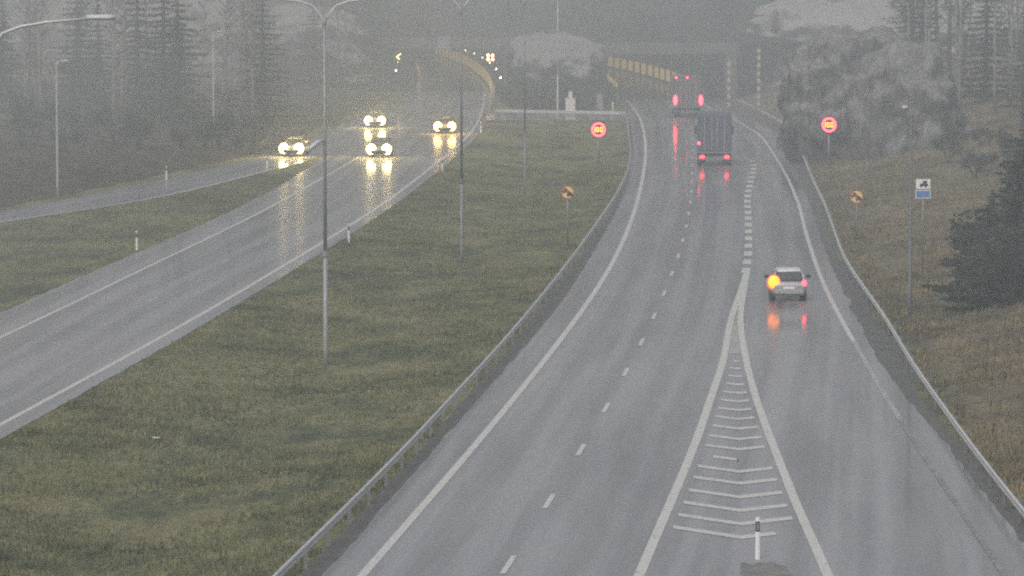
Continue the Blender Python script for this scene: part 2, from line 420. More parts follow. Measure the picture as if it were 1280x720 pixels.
M['slope'] = grass_mat('dry_slope_grass', [(.33, (.085,.079,.055)), (.45, (.18,.157,.105)), (.54, (.28,.24,.155)), (.66, (.37,.30,.19))])
M['hillside'] = grass_mat('brown_hillside_heath', [(.33, (.05,.046,.034)), (.46, (.085,.076,.052)), (.56, (.12,.10,.066)), (.68, (.16,.135,.09))])
def slope(name, f, sgn, wd, y0, y1, m):
    us = [0, .4, .9, 1.5, 2.2, 3, 4, 5, 6.5, 8, 10, 12, 14.5, 17, 20, 24, 29, 35, 42, 50]
    us = [u for u in us if u <= wd]; yy = np.arange(y0, y1, 2.2); vs = []
    for y in yy:
        for u in us:
            x = float(f(y)) + sgn*(u + .15*noise.noise(Vector((y*.4, u, 8)))); vs.append((x, float(y), hgt(x, float(y)) + (.03 if u else .0)))
    n = len(us)
    fs = [(j*n+i, j*n+i+1, (j+1)*n+i+1, (j+1)*n+i) for j in range(len(yy)-1) for i in range(n-1)]
    if sgn < 0: fs = [tuple(reversed(q)) for q in fs]
    me = bpy.data.meshes.new(name); me.from_pydata(vs, [], fs); me.update(); me.polygons.foreach_set('use_smooth', [True]*len(me.polygons)); me.materials.append(m)
    o = bpy.data.objects.new(name, me); COL.objects.link(o); tag(o, kind='structure')
slope('right_slope', foot_r, 1, 50, 60, 460, M['slope'])
slope('left_hillside', foot_l, -1, 50, 140, 470, M['hillside'])
# ------------------------------------------------------------------ markings
def edge_line(name, f, w, y0, y1, m=None, step=2.0, z=.030):
    return ribbon(name, lambda y: f(y)-w/2, lambda y: f(y)+w/2, y0, y1, z, m or M['paint'], step, 1)
edge_line('edge_line', r_edge, .24, 50, 700)
edge_line('edge_line', x_edge, .20, 160, 700)
edge_line('worn_edge_line', x_edge, .18, 132, 160, M['paint_worn'])
edge_line('faded_edge_line', x_edge, .16, 60, 132, M['paint_faint'])
edge_line('gore_line', gore_l, .27, 50, 196, step=1)
edge_line('gore_line', gore_r, .26, 50, 196, step=1, z=.034)
edge_line('edge_line', l_in, .22, 50, 700)
edge_line('edge_line', l_out_near, .20, 50, 318)
edge_line('ramp_edge_line', lambda y: ramp_b(y)-.25, .22, 150, 298, z=.030)

def dash_mesh(name, f, w, starts, length, m, z=.030):
    mb = MB()
    for y0 in starts:
        n = 3
        vs = []
        for k in range(n+1):
            y = y0 + length*k/n; x = float(f(y)); vs += [(x-w/2, y, z), (x+w/2, y, z)]
        mb.add(vs, [(2*k, 2*k+1, 2*k+3, 2*k+2) for k in range(n)])
    o = mb.build(name, m); tag(o, kind='structure'); return o
d0 = G(636, 707).y - 1.5
dash_mesh('lane_dashes', r_dash, .15, [d0 + 12*k for k in range(-3, 50)], 3.0, M['paint'])
dash_mesh('wide_lane_dashes', gore_l, .42, [G(932, 345).y + 1.6 + 5.9*k for k in range(0, 20)], 3.2, M['paint'])
l_mid = lambda y: (l_in(y) + l_out_near(y))/2
dash_mesh('lane_dashes', l_mid, .13, [G(67, 438).y - 1.5 + 12*k for k in range(-5, 48)], 2.6, M['paint_worn'])
dash_mesh('lane_dashes', l_out_near, .28, [322 + 6*k for k in range(0, 20)], 3.0, M['paint_worn'])

# gore: solid tip, then chevrons
ribbon('gore_tip', lambda y: gore_l(y)+.17, lambda y: gore_r(y)-.17, G(920,443).y, 176, .028, M['paint_worn'], 1, 2)
rows = [117,137,158,180,203,226,249,273,299,327,354,386,413,444,480,515,550,585]
def chevron_rows():
    mb = MB(); t = .42
    for i, r in enumerate(rows):
        py = 400 + r/2.25
        y = G(922, py).y
        a = float(gore_l(y)) + .36; b = float(gore_r(y)) - .28; c = G(921, py).x
        if i == 11: b -= 1.0; a += .35
        if i == len(rows)-1: b = c + .95
        k = 1.15                                        # apex points towards the camera
        dl = (c-a)*k; dr = (b-c)*k*.70
        th = .66
        n = 6; vs = []
        prof = []
        for q in range(n+1): prof.append((a+(c-a)*q/n, y-dl*q/n))
        for q in range(1, n+1): prof.append((c+(b-c)*q/n, y-dl+dr*q/n))
        for (x_, y_) in prof: vs += [(x_, y_-th/2, .0305), (x_, y_+th/2, .0305)]
        mb.add(vs, [(2*q, 2*q+2, 2*q+3, 2*q+1) for q in range(len(prof)-1)])
    return mb
tag(chevron_rows().build('gore_chevrons', M['paint']), kind='structure')
# dark repair patch at the bollard
mb = MB(); pc = G(955, 712); pts = []
for k in range(40):
    t = 2*math.pi*k/40; q_ = (abs(math.cos(t))**6 + abs(math.sin(t))**6)**(-1/6); rr = q_*(1 + .30*noise.noise(Vector((math.cos(t)*3, math.sin(t)*3, 2))))
    pts.append((pc.x + .62*rr*math.cos(t), pc.y - 3.0 + 4.0*rr*math.sin(t), .027))
mb.add(pts, [tuple(range(40))]); tag(mb.build('repair_patch', M['asphalt_patch']), kind='structure')

# ------------------------------------------------------------------ grass (stuff)
def blades(name, pts, hmin, hmax, m, lean=.5):
    n = len(pts); P = np.array(pts, dtype=np.float64)
    K = 4
    ang = np.random.rand(n, K)*2*np.pi; h = hmin + (hmax-hmin)*np.random.rand(n, K)**1.6
    w = .02 + .035*np.random.rand(n, K); la = np.random.rand(n, K)*2*np.pi; ll = h*lean*np.random.rand(n, K)
    off = (np.random.rand(n, K, 2)-.5)*.22
    base = P[:, None, :2] + off; z = P[:, None, 2] - .02
    dx, dy = np.cos(ang)*w, np.sin(ang)*w
    V = np.empty((n, K, 3, 3))
    V[:, :, 0, 0] = base[..., 0]-dx; V[:, :, 0, 1] = base[..., 1]-dy; V[:, :, 0, 2] = z
    V[:, :, 1, 0] = base[..., 0]+dx; V[:, :, 1, 1] = base[..., 1]+dy; V[:, :, 1, 2] = z
    V[:, :, 2, 0] = base[..., 0]+np.cos(la)*ll; V[:, :, 2, 1] = base[..., 1]+np.sin(la)*ll; V[:, :, 2, 2] = z+h
    V = V.reshape(-1, 3); nt = n*K
    me = bpy.data.meshes.new(name); me.vertices.add(len(V)); me.vertices.foreach_set('co', V.astype(np.float32).ravel())
    me.loops.add(nt*3); me.loops.foreach_set('vertex_index', np.arange(nt*3, dtype=np.int32))
    me.polygons.add(nt); me.polygons.foreach_set('loop_start', np.arange(0, nt*3, 3, dtype=np.int32))
    me.update(calc_edges=True); me.validate(); me.materials.append(m)
    o = bpy.data.objects.new(name, me); COL.objects.link(o); return o
pts = []
while len(pts) < 42000:
    y = 85 + 215*random.random()**1.5
    a = float(l_pave_r(y))+.1; b = float(rail_l(y)) - .1
    x = random.uniform(a, b)
    d = noise.noise(Vector((x*.25, y*.12, 4)))
    if random.random() < .45 + d: pts.append((x, y, hgt(x, y)))
tag(blades('median_grass', pts, .05, .20, M['blade']), 'short damp yellow green grass on the median between the carriageways', 'grass', kind='stuff')
pts = []
while len(pts) < 30000:
    y = 95 + 260*random.random()**1.3
    x = float(foot_r(y)) - .3 + 22*random.random()**1.3
    d = noise.noise(Vector((x*.35, y*.15, 14)))
    if random.random() < .4 + d: pts.append((x, y, hgt(x, y)))
tag(blades('slope_grass', pts, .10, .38, M['dry_blade'], 1.0), 'tussocky withered grass on the slope right of the guardrail', 'grass', kind='stuff')
pts = []
while len(pts) < 9000:
    y = random.uniform(150, 290)
    if random.random() < .6:
        a = float(ramp_b(y))+.2; b = float(l_pave_l(y))-.15
        if b < a: continue
        x = random.uniform(a, b)
    else: x = float(foot_l(y)) - 14*random.random()
    pts.append((x, y, hgt(x, y)))
tag(blades('wedge_grass', pts, .06, .22, M['blade']), 'damp grass on the wedge between the ramp and the far carriageway', 'grass', kind='stuff')

# ------------------------------------------------------------------ guardrails
def guardrail(label, f, y0, y1, side, spacing=4.0, zf=None, group=None):
    p0 = (float(f(y0)), y0)
    root = empty('guardrail', label, 'guardrail', (p0[0], p0[1], 0))
    prof = [(0.00,.50),(.045,.53),(.045,.575),(-.015,.615),(.045,.655),(.045,.70),(0.0,.73)]
    yy = np.arange(y0, y1+.01, 2.0); secs = []
    for y in yy:
        x = float(f(y)); sl = (float(f(y+1))-float(f(y-1)))/2
        nx, ny = 1/math.hypot(1, sl), -sl/math.hypot(1, sl)
        fade = 0.0
        secs.append([(x + side*d*nx - p0[0], y + side*d*ny - p0[1], z-fade) for d, z in prof] +
                    [(x + side*(d-.012)*nx - p0[0], y + side*(d-.012)*ny - p0[1], z-fade) for d, z in reversed(prof)])
    MB().loft(secs, True, True).build('rail', M['steel'], root, True)
    y = y0 + 1.0; first = None; n = 0
    while y < y1 and n < 98:
        x = float(f(y)) - side*.10
        if first is None:
            mb = MB(); mb.box(-.012, .012, -.05, .05, -.3, .70); mb.box(-.05, .05, -.05, -.038, -.3, .70); mb.box(-.03, .10, -.04, .04, .50, .66)
            first = mb.build('post', M['steel_dark'], root); o = first
        else:
            o = first.copy(); COL.objects.link(o); o.parent = root
        o.location = (x - p0[0], y - p0[1], 0); n += 1; y += spacing
    return root
guardrail('long steel guardrail along the grass median, left of the main lanes', rail_l, 70, 392, 1)
guardrail('long steel guardrail at the foot of the dry grass slope on the right', rail_r, 70, 440, -1)
# short rail in front of the rock between the tunnels
def cross_rail():
    a = G(618, 137, .7); b = G(782, 140, .7)
    root = empty('guardrail', 'short guardrail across the median in front of the rock between the tunnels', 'guardrail', (a.x, a.y, 0))
    L = b.x-a.x; dy = b.y-a.y
    prof = [(0,.42),(-.045,.46),(-.045,.53),(.02,.575),(-.045,.62),(-.045,.69),(0,.73)]
    secs = []
    for k in range(9):
        t = k/8; secs.append([(L*t, dy*t+d, z) for d, z in prof] + [(L*t, dy*t+d+.012, z) for d, z in reversed(prof)])
    MB().loft(secs).build('rail', M['steel'], root, True)
    first = None
    for k in range(7):
        if first is None: o = first = MB().box(-.05, .05, -.03, .03, -.2, .7).build('post', M['steel_dark'], root)
        else: o = first.copy(); COL.objects.link(o); o.parent = root
        o.location = (L*(k+.5)/7, dy*(k+.5)/7+.08, 0)
cross_rail()

# ------------------------------------------------------------------ street lamps
def arm_pts(sx, reach, rise, z0):
    return [(0, 0, z0-.9), (sx*.12, 0, z0-.45), (sx*.45, 0, z0-.05), (sx*.9, 0, z0+.12), (sx*reach*.6, 0, z0+.12+rise*.55), (sx*reach, 0, z0+.12+rise)]
def double_lamp(label, p, h=13.0, reach=2.9, rise=.16, pm='steel_dark', rz=0, extra_fix=False, wide=.10):
    root = empty('street_lamp', label, 'street lamp', p, rz, 'double arm lamps along the median')
    m = M[pm]
    MB().tube([(0,0,-.3),(0,0,.5),(0,0,4.25)], [wide*1.25, wide*1.25, wide*1.15], 10).build('base_section', m, root, True)
    MB().tube([(0,0,4.2),(0,0,4.42)], [wide*1.65, wide*1.65], 10).build('collar', m, root)
    MB().tube([(0,0,4.4),(0,0,h-.8)], [wide, wide*.6], 10).build('pole', m, root, True)
    for s in (-1, 1):
        MB().tube(arm_pts(s, reach, rise, h), [.05,.048,.045,.042,.04,.038], 8).build('arm', M['lamp_steel'], root, True)
        x0 = s*(reach-.05); z = h+.12+rise
        lum = MB().loft([[(x0+s*t*.75, y*w, z+.02+zz) for y, zz in ((-.12,-.03),(-.10,.05),(0,.09),(.10,.05),(.12,-.03),(0,-.05))]
                   for t, w in ((0,.5),(.2,1),(.8,1),(1,.4))]).build('luminaire', M['lamp_steel'], root, True)
        MB().box(min(x0+s*.12, x0+s*.6), max(x0+s*.12, x0+s*.6), -.08, .08, z-.075, z-.035).build('lamp_glass', M['lamp_off'], lum)
    if extra_fix:
        z = 8.72
        MB().tube([(-.05,-.1,z),(-.3,-.3,z-.12),(-.68,-.5,z-.45)], [.06,.095,.085], 8).build('floodlight', M['lamp_steel'], root, True)
        MB().tube([(.0,0,z-.1),(-.08,-.12,z)], [.04,.04], 6).build('bracket', m, root)
    return root
pA = G(407, 445); pA.z = hgt(pA.x, pA.y)
double_lamp('tall double arm street lamp in the median with a small floodlight on its dark pole', pA, 13.9, 2.8, .14, 'steel_mid', 0, True, .078)
p0 = Vector((-13.35, 101.5, -.1))
double_lamp('nearest street lamp, only one pale arm reaching in at the upper left corner', p0, 13.45, 2.6, .20, 'steel', R(3))
pB = G(577, 320); pB.z = hgt(pB.x, pB.y)
double_lamp('double arm street lamp in the median, second from the near end, below the oncoming cars', pB, 13.8, 2.8, .14, 'steel_dark', 0, False, .075)
pC = G(656, 240); pC.z = hgt(pC.x, pC.y)
double_lamp('thin double arm street lamp in the median left of the yellow disc sign', pC, 13.6, 2.8, .14, 'steel_dark', 0, False, .06)
pD = G(697, 148)
double_lamp('far double arm street lamp standing in front of the rock between the tunnels', (pD.x, pD.y, 0), 13.2, 2.8, .14, 'steel', 0, False, .07)

def single_lamp(label, p, h, sx, reach=.75, pm='lamp_steel', group='single street lamps beside the road'):
    root = empty('street_lamp', label, 'street lamp', p, 0, group)
    MB().tube([(0,0,-.3),(0,0,1.2),(0,0,h-.2),(sx*.06,0,h)], [.085,.08,.05,.045], 8).build('pole', M[pm], root, True)
    MB().tube([(sx*.0,0,h-.1),(sx*.2,0,h+.05),(sx*reach*.6,0,h+.1)], [.04,.035,.03], 6).build('arm', M[pm], root, True)
    MB().loft([[(sx*(reach*.4+t*reach*.7), y*w, h+.1+zz) for y, zz in ((-.14,-.04),(-.10,.05),(0,.08),(.10,.05),(.14,-.04))]
               for t, w in ((0,.5),(.2,1),(.8,1),(1,.5))]).build('luminaire', M['lamp_steel'], root, True)
    return root
q = hit(72, 247); single_lamp('slim pale street lamp beyond the ramp on the left', q, (247-78)*q.y/5000, 1)
q = hit(267, 170); single_lamp('faint far street lamp deep in the fog on the left hillside', q, 9.0, 1)
q = hit(1137, 398); single_lamp('slim street lamp on the dry grass slope beside the white and blue sign', q, (398-137)*q.y/5000, -1, .36, 'steel_dark')

# ------------------------------------------------------------------ signs
def speed_sign(label, px, py, base):
    p = hit(px, base); sc = p.y/5000
    root = empty('speed_sign', label, 'speed sign', p, 0, 'lit variable speed signs')
    zc = CAMZ + G(px, py, 0).z - p.z   # placeholder, replaced below
    # height of the disc centre above the base at this distance
    d = G(px, py, 0); t = p.y/d.y; zc = CAMZ*(1-t) - p.z
    MB().tube([(.0,.12,-.3),(.0,.12,zc-.5)], [.085,.085], 8).build('post', M['steel_dark'], root, True)
    MB().disc((0,0,zc), .66, 'y', .16, 28).build('housing', M['black'], root)
    MB().disc((0,-.02,zc), .56, 'y', .015, 32, .40).build('light_ring', M['led_red'], root)
    dg = MB(); w = .035; hh = .19
    def seg(x0, x1, z0, z1): dg.box(x0, x1, -.02, -.005, zc+z0, zc+z1)
    seg(-.30, -.30+2*w, -hh, hh); 
    for cx in (-.06, .22):
        seg(cx-.10, cx-.10+1.6*w, -hh, hh); seg(cx+.10-1.6*w, cx+.10, -hh, hh)
        seg(cx-.10+1.6*w, cx+.10-1.6*w, hh-1.6*w, hh); seg(cx-.10+1.6*w, cx+.10-1.6*w, -hh, -hh+1.6*w)
    dg.build('digits', M['led_amber'], root)
    return root
speed_sign('lit red ring speed sign reading 100 on the grass median', 748, 162, 205)
speed_sign('lit red ring speed sign reading 100 below the pale rock outcrop on the right', 1036, 156, 207)

def disc_sign(label, px, py, base, bright=True):
    p = hit(px, base); d = G(px, py, 0); t = p.y/d.y; zc = CAMZ*(1-t) - p.z
    root = empty('road_sign', label, 'road sign', p, 0, 'yellow no overtaking signs')
    MB().tube([(0,.05,-.3),(0,.05,zc+.2)], [.05,.05], 8).build('post', M['steel_dark'], root, True)
    MB().disc((0,0,zc), .39, 'y', .02, 28).build('border', M['sign_red'], root)
    MB().disc((0,-.006,zc), .31, 'y', .005, 28).build('face', M['sign_yellow'], root)
    def car(mb, cx, cz, s):
        cz += zc
        mb.add([(cx+a*s, -.010, cz+b*s) for a, b in ((-.5,-.25),(.5,-.25),(.5,.05),(.32,.08),(.2,.38),(-.2,.38),(-.32,.08),(-.5,.05))], [tuple(range(8))])
        for a in (-.36, .22): mb.add([(cx+(a+u)*s, -.010, cz+v*s) for u, v in ((0,-.42),(.14,-.42),(.14,-.24),(0,-.24))], [(0,1,2,3)])
    a = MB(); car(a, -.12, .08, .40); a.build('red_car_symbol', M['ink_red'], root)
    b = MB(); car(b, .13, -.11, .36); b.build('black_car_symbol', M['ink'], root)
    return root
disc_sign('round yellow no overtaking sign with red border on the grass median', 709.5, 240.5, 308)
disc_sign('round yellow no overtaking sign with red border behind the right guardrail', 1070.5, 246, 300)

def info_sign():
    p = hit(1153, 345); d = G(1153, 237, 0); t = p.y/d.y; zc = CAMZ*(1-t) - p.z; s = p.y/5000
    root = empty('road_sign', 'white sign with dark vehicle pictogram above a blue plate on the dry grass slope', 'road sign', p)
    MB().tube([(0,.06,-.3),(0,.06,zc+.4)], [.035,.035], 8).build('post', M['steel_dark'], root, True)
    w = 9*s; z0 = zc + 1*s; z1 = zc + 13*s
    MB().box(-w, w, 0, .02, z0, z1).build('plate', M['sign_white'], root)
    mb = MB(); cz = (z0+z1)/2
    mb.box(-.02*1, 5*s, -.006, 0, cz+.5*s, cz+4*s); mb.box(-4*s, 6*s, -.006, 0, cz-2.6*s, cz+.5*s)
    for x in (-2.6*s, 3.4*s): mb.disc((x, -.006, cz-3.0*s), 1.3*s, 'y', .006, 14)
    mb.build('vehicle_symbol', M['ink'], root)
    w2 = 9.6*s
    MB().box(-w2, w2, 0, .02, zc-11*s, zc-.5*s).build('blue_plate', M['sign_white'], root)
    MB().box(-w2+.9*s, w2-.9*s, -.006, 0, zc-10*s, zc-1.5*s).build('blue_face', M['sign_blue'], root)
info_sign()

def delineator(label, px, py, h, base_white=True, sloped=False):
    p = hit(px, py); root = empty('delineator_post', label, 'delineator', p, 0, 'white roadside delineator posts')
    prof = [(-.06,-.02),(0,-.05),(.06,-.02),(.06,.04),(-.06,.04)]
    MB().loft([[(x, y, -.2) for x, y in prof], [(x*.9, y*.9, h*.66) for x, y in prof]]).build('post', M['white_plastic'], root)
    MB().loft([[(x*.9, y*.9, h*.66) for x, y in prof], [(x*.85, y*.85, h*.90) for x, y in prof]]).build('black_band', M['black'], root)
    MB().loft([[(x*.85, y*.85, h*.90) for x, y in prof], [(x*.8, y*.8, h) for x, y in prof]]).build('cap', M['white_plastic'], root)
    MB().box(-.03, .03, -.055, -.046, h*.70, h*.87).build('reflector', M['reflector'], root)
    return root
delineator('white marker post with black band standing at the near end of the chevron gore', 947, 700, 1.1)
delineator('white delineator post in the grass wedge beside the far carriageway', 171, 313, 1.0)
delineator('small white delineator post on the far side of the ramp', 208, 225, 1.0)
delineator('white delineator post at the tip of the grass wedge beside the nearest oncoming car', 334, 211, .95)
delineator('white delineator post at the far carriageway edge, right of the dark lamp pole', 436, 303, 1.0)
delineator('white delineator post beside the far carriageway below the rightmost oncoming car', 553, 215, .95)
delineator('faintest white delineator post where the far carriageway bends towards its tunnel', 601, 166, .95)

# scrap of litter on the grass
p = hit(195, 551); mb = MB()
rg = [[(.26*(i/4-.5)+.03*random.uniform(-1,1), .34*(j/3-.5)+.03*random.uniform(-1,1), .05+.05*random.random()) for i in range(5)] for j in range(4)]
mb.loft(rg, False, False); o = mb.build('litter', M['white_plastic']); o.location = p + Vector((0,0,.03))
tag(o, 'crumpled white scrap of litter lying on the grass median', 'litter')

# ------------------------------------------------------------------ vehicles
def heading(f, y): return math.atan2(-(float(f(y+3))-float(f(y-3))), 6.0)
def wheel(root, x, y, r, w):
    t = MB().tube([(x-w/2, y, r), (x-w/2+.03, y, r), (x+w/2-.03, y, r), (x+w/2, y, r)], [r*.92, r, r, r*.92], 20).build('wheel', M['rubber'], root, False)
    s = 1 if x > 0 else -1
    MB().disc((x+s*(w/2+.002), y, r), r*.62, 'x', .012*s, 16).build('rim', M['rim'], t)
def make_car(label, p, rz, paint, front=None, rear=None, turn_left=None, L=4.2, W=1.76, H=1.47, hatch=True, group=None, roof_paint=None):
    root = empty('car', label, 'car', p, rz, group)
    h = L/2; w = W/2
    # lower body: (y, half width, z bottom, z shoulder top)
    st = [(-h, w*.80, .42, .70), (-h+.06, w*.90, .32, .86), (-h+.25, w*.97, .25, .93), (-h+.7, w, .22, .94), (-.3, w, .20, .93), (.6, w, .20, .91),
          (h-1.1, w*.99, .22, .86), (h-.55, w*.96, .24, .78), (h-.18, w*.88, .28, .68), (h-.02, w*.74, .36, .58)]
    def sec(y, hw, zb, zt):
        z = lambda t: zb+(zt-zb)*t
        r = [(hw*.86, z(0)), (hw*.98, z(.18)), (hw, z(.45)), (hw*.985, z(.72)), (hw*.93, z(.93)), (hw*.80, z(1.0)), (hw*.4, z(1.015))]
        return [(x, y, zz) for x, zz in r] + [(-x, y, zz) for x, zz in reversed(r)]
    MB().loft([sec(*s) for s in st]).build('body', paint, root, True)
    # greenhouse
    yr, yf = (-h+.10, h-1.35) if hatch else (-h+.62, h-1.35)
    gb = [(yr, w*.84, .90), (yr+.28, w*.88, .91), (.15, w*.90, .91), (yf-.3, w*.88, .88), (yf, w*.80, .86)]
    ytop0, ytop1 = yr+.42, yf-.85
    def gsec(y, hw, zb, zt, tw):
        return [(hw, y, zb), (hw*.97, y, zb+(zt-zb)*.5), (tw, y, zt), (-tw, y, zt), (-hw*.97, y, zb+(zt-zb)*.5), (-hw, y, zb)]
    rows_ = [(yr, w*.84, .88, .905, w*.80), (ytop0, w*.88, .90, H-.09, w*.69), (.05, w*.89, .90, H-.05, w*.70), (ytop1, w*.88, .88, H-.08, w*.68), (yf, w*.80, .82, .845, w*.76)]
    MB().loft([gsec(*r) for r in rows_]).build('window', M['glass'], root)
    # roof panel and pillars
    rf = MB()
    rp = [(ytop0-.10, H-.13, .70), (ytop0+.1, H-.035, .71), (.05, H, .715), (ytop1-.1, H-.03, .705), (ytop1+.10, H-.12, .69)]
    rf.loft([[(w*k, y, z-.035), (w*k*.9, y, z+.0), (w*k*.45, y, z+.022), (-w*k*.45, y, z+.022), (-w*k*.9, y, z), (-w*k, y, z-.035), (-w*k*.5, y, z-.05), (w*k*.5, y, z-.05)] for y, z, k in rp])
    rf.build('roof', roof_paint or paint, root, True)
    for s in (-1, 1):
        pl = MB(); pb = MB(); pc_ = MB()
        pl.tube([(s*w*.86, yr-.0, .91), (s*w*.705, ytop0-.06, H-.09)], [.075, .06], 6)
        pb.tube([(s*w*.82, yf+.02, .86), (s*w*.70, ytop1+.06, H-.09)], [.05, .045], 6)
        pc_.tube([(s*w*.905, .0, .91), (s*w*.715, -.05, H-.05)], [.045, .04], 6)
        for pp in (pl, pb, pc_): pp.build('pillar', paint, root, True)
        mr = MB().ball((s*(w+.13), yf-.55, .99), (.13, .09, .085)).build('mirror', M['black'], root, True)
        for y in (-h+.72, h-.78): wheel(root, s*(w-.11), y, .32, .21)
        hl = MB().ball((s*w*.70, h-.17, .66), (.39 if front else .17, .16, .42 if front else .10), 12, 8).build('headlight', front or M['lamp_off'], root, True)
        tm = rear or M['sign_red']
        if turn_left and s < 0:
            MB().ball((s*w*.84, -h+.09, .86), (.27, .10, .30), 12, 8).build('indicator_lamp', turn_left, root, True, label='glowing amber lamp on the left rear corner')
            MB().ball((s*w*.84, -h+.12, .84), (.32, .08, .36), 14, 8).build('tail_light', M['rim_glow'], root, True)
        else:
            MB().ball((s*w*.84, -h+.09, .82), (.11, .10, .15), 12, 8).build('tail_light', tm, root, True)
    MB().box(-w*.80, w*.80, -h-.03, -h+.10, .34, .52).build('rear_bumper', paint, root, False, .02)
    MB().box(-.26, .26, -h-.045, -h-.032, .55, .66).build('number_plate', M['sign_white'], root)
    MB().box(-w*.62, w*.62, h-.05, h+.03, .30, .50).build('grille', M['black'], root)
    if hatch:
        MB().add([(-w*.66, yr+.05-.012, .965), (w*.66, yr+.05-.012, .965), (w*.60, ytop0-.09, H-.15), (-w*.60, ytop0-.09, H-.15)], [(0,1,2,3)]).build('rear_window', M['rear_glass'], root)
    return root
def car_paint(name, c, rough=.3): return mat(name, c, rough, .1)
silver = car_paint('silver_car_paint', (.34,.34,.35))
grey = car_paint('grey_car_paint', (.16,.165,.17))
blue = car_paint('dark_blue_car_paint', (.04,.05,.08))
pale = car_paint('pale_car_paint', (.2,.2,.205))
OG = 'oncoming cars with lit headlights'
def oncoming(label, px, py, f, paint, lamp):
    q = G(px, py, .024); make_car(label, (q.x, q.y, .024), heading(f, q.y) + math.pi, paint, front=lamp, rear=M['sign_red'], group=OG)
oncoming('leftmost oncoming car with glaring headlights merging from the ramp', 369, 194.5, ramp_t, pale, M['head'])
oncoming('rear of the two middle oncoming cars, headlights glaring, higher up the road', 470, 158.5, l_in, grey, M['head'])
oncoming('front of the two middle oncoming cars, headlights glaring, below the other', 476, 195.5, l_in, blue, M['head'])
oncoming('rightmost oncoming car with yellower headlights in the inner lane', 557, 166, l_in, grey, M['head_warm'])
q = G(988, 377, .02)
make_car('small pale hatchback with amber lamp lit on its left rear corner in the exit lane', (q.x, q.y + 2.0, .02), heading(x_edge, 180)*.8, silver, rear=M['tail'], turn_left=M['turn'], L=3.8, W=1.62, H=1.46, roof_paint=car_paint('white_roof_paint', (.58,.58,.59)))

def truck(label, p, rz, boxm, H=4.0, W=2.55, L=9.0, lamps='tail', top_marks=(), lamp_dx=1.0, lamp_z=.95, tall=False, cab=True):
    root = empty('truck', label, 'truck', p, rz, 'trucks driving away')
    w = W/2
    MB().box(-w, w, 0, L-2.4, 1.10, H).build('cargo_box', boxm, root, False, .04)
    d = MB(); 
    for s in (-1, 1): d.box(min(s*.03, s*(w-.10)), max(s*.03, s*(w-.10)), -.03, 0, 1.18, H-.10)
    dr = d.build('rear_door', boxm, root, False, .008)
    lb = MB()
    for x in (-.75, -.2, .2, .75): lb.tube([(x, -.05, 1.2), (x, -.05, H-.15)], [.018, .018], 6)
    lb.build('locking_bar', M['steel'], dr)
    MB().box(-w, w, -.05, .05, 1.0, 1.12).build('rear_sill', M['steel_dark'], root)
    MB().box(-w+.5, w-.5, .2, L-2.0, .75, 1.05).build('chassis', M['black'], root)
    MB().box(-w+.08, w-.08, -.04, .06, .48, .62).build('underrun_bar', M['steel_dark'], root)
    for s in (-1, 1):
        MB().box(s*.95-.28, s*.95+.28, .35, .37, .2, .85).build('mudflap', M['black'], root)
        for y in (1.5, 2.75, L-1.0): wheel(root, s*(w-.18), y, .5, .34 if y < L-2 else .28)
        zz = (.20, .11) if not tall else (.19, .50)
        if lamps: MB().ball((s*lamp_dx, -.08, lamp_z), (zz[0], .06, zz[1]), 12, 8).build('tail_light', M[lamps], root, True)
        mm = MB(); mm.box(s*(w+.02), s*(w+.22), L-.55, L-.47, 2.1, 2.75) if s > 0 else mm.box(s*(w+.22), s*(w+.02), L-.55, L-.47, 2.1, 2.75)
        mm.build('mirror', M['black'], root)
    for k, (x, z) in enumerate(top_marks): MB().ball((x, -.06, z), (.11, .06, .11), 10, 6).build('marker_light', M['marker'], root, True)
    cb = MB(); cb.loft([[(-w*.97, y, zb), (w*.97, y, zb), (w*.97, y, zt-.25), (w*.85, y, zt), (-w*.85, y, zt), (-w*.97, y, zt-.25)] for y, zb, zt in ((L-2.2, .7, 3.3), (L-.7, .6, 3.3), (L-.1, .55, 2.7), (L, .55, 1.6))])
    c = cb.build('cab', M['sign_white'], root)
    MB().add([(-w*.8, L-.05, 1.75), (w*.8, L-.05, 1.75), (w*.76, L-.42, 2.85), (-w*.76, L-.42, 2.85)], [(0,1,2,3)]).build('windscreen', M['glass'], c)
    return root
boxgrey = mottled('dusty_blue_truck_box', (.065,.078,.11), (.09,.105,.14), .8, .5)
boxdark = mottled('grey_truck_box', (.08,.08,.085), (.12,.12,.125), .8, .6)
q = G(893, 208, .02)
t1 = truck('blue grey box truck with two red tail lamps in the right main lane', (q.x, q.y, .02), heading(r_dash, 306), boxgrey, 3.95, 2.6, 9.0, 'tail', ((-1.18, 1.75),), 0.93, .72)
q = G(860, 147, .02)
truck('far box truck with two large glaring red lamps heading into the right tunnel', (q.x, q.y, .02), heading(r_dash, 400)*.5, boxdark, 4.1, 2.6, 10.0, 'brake', ((-1.2, 4.0), (-.1, 4.0)), 1.28, 1.75, True)

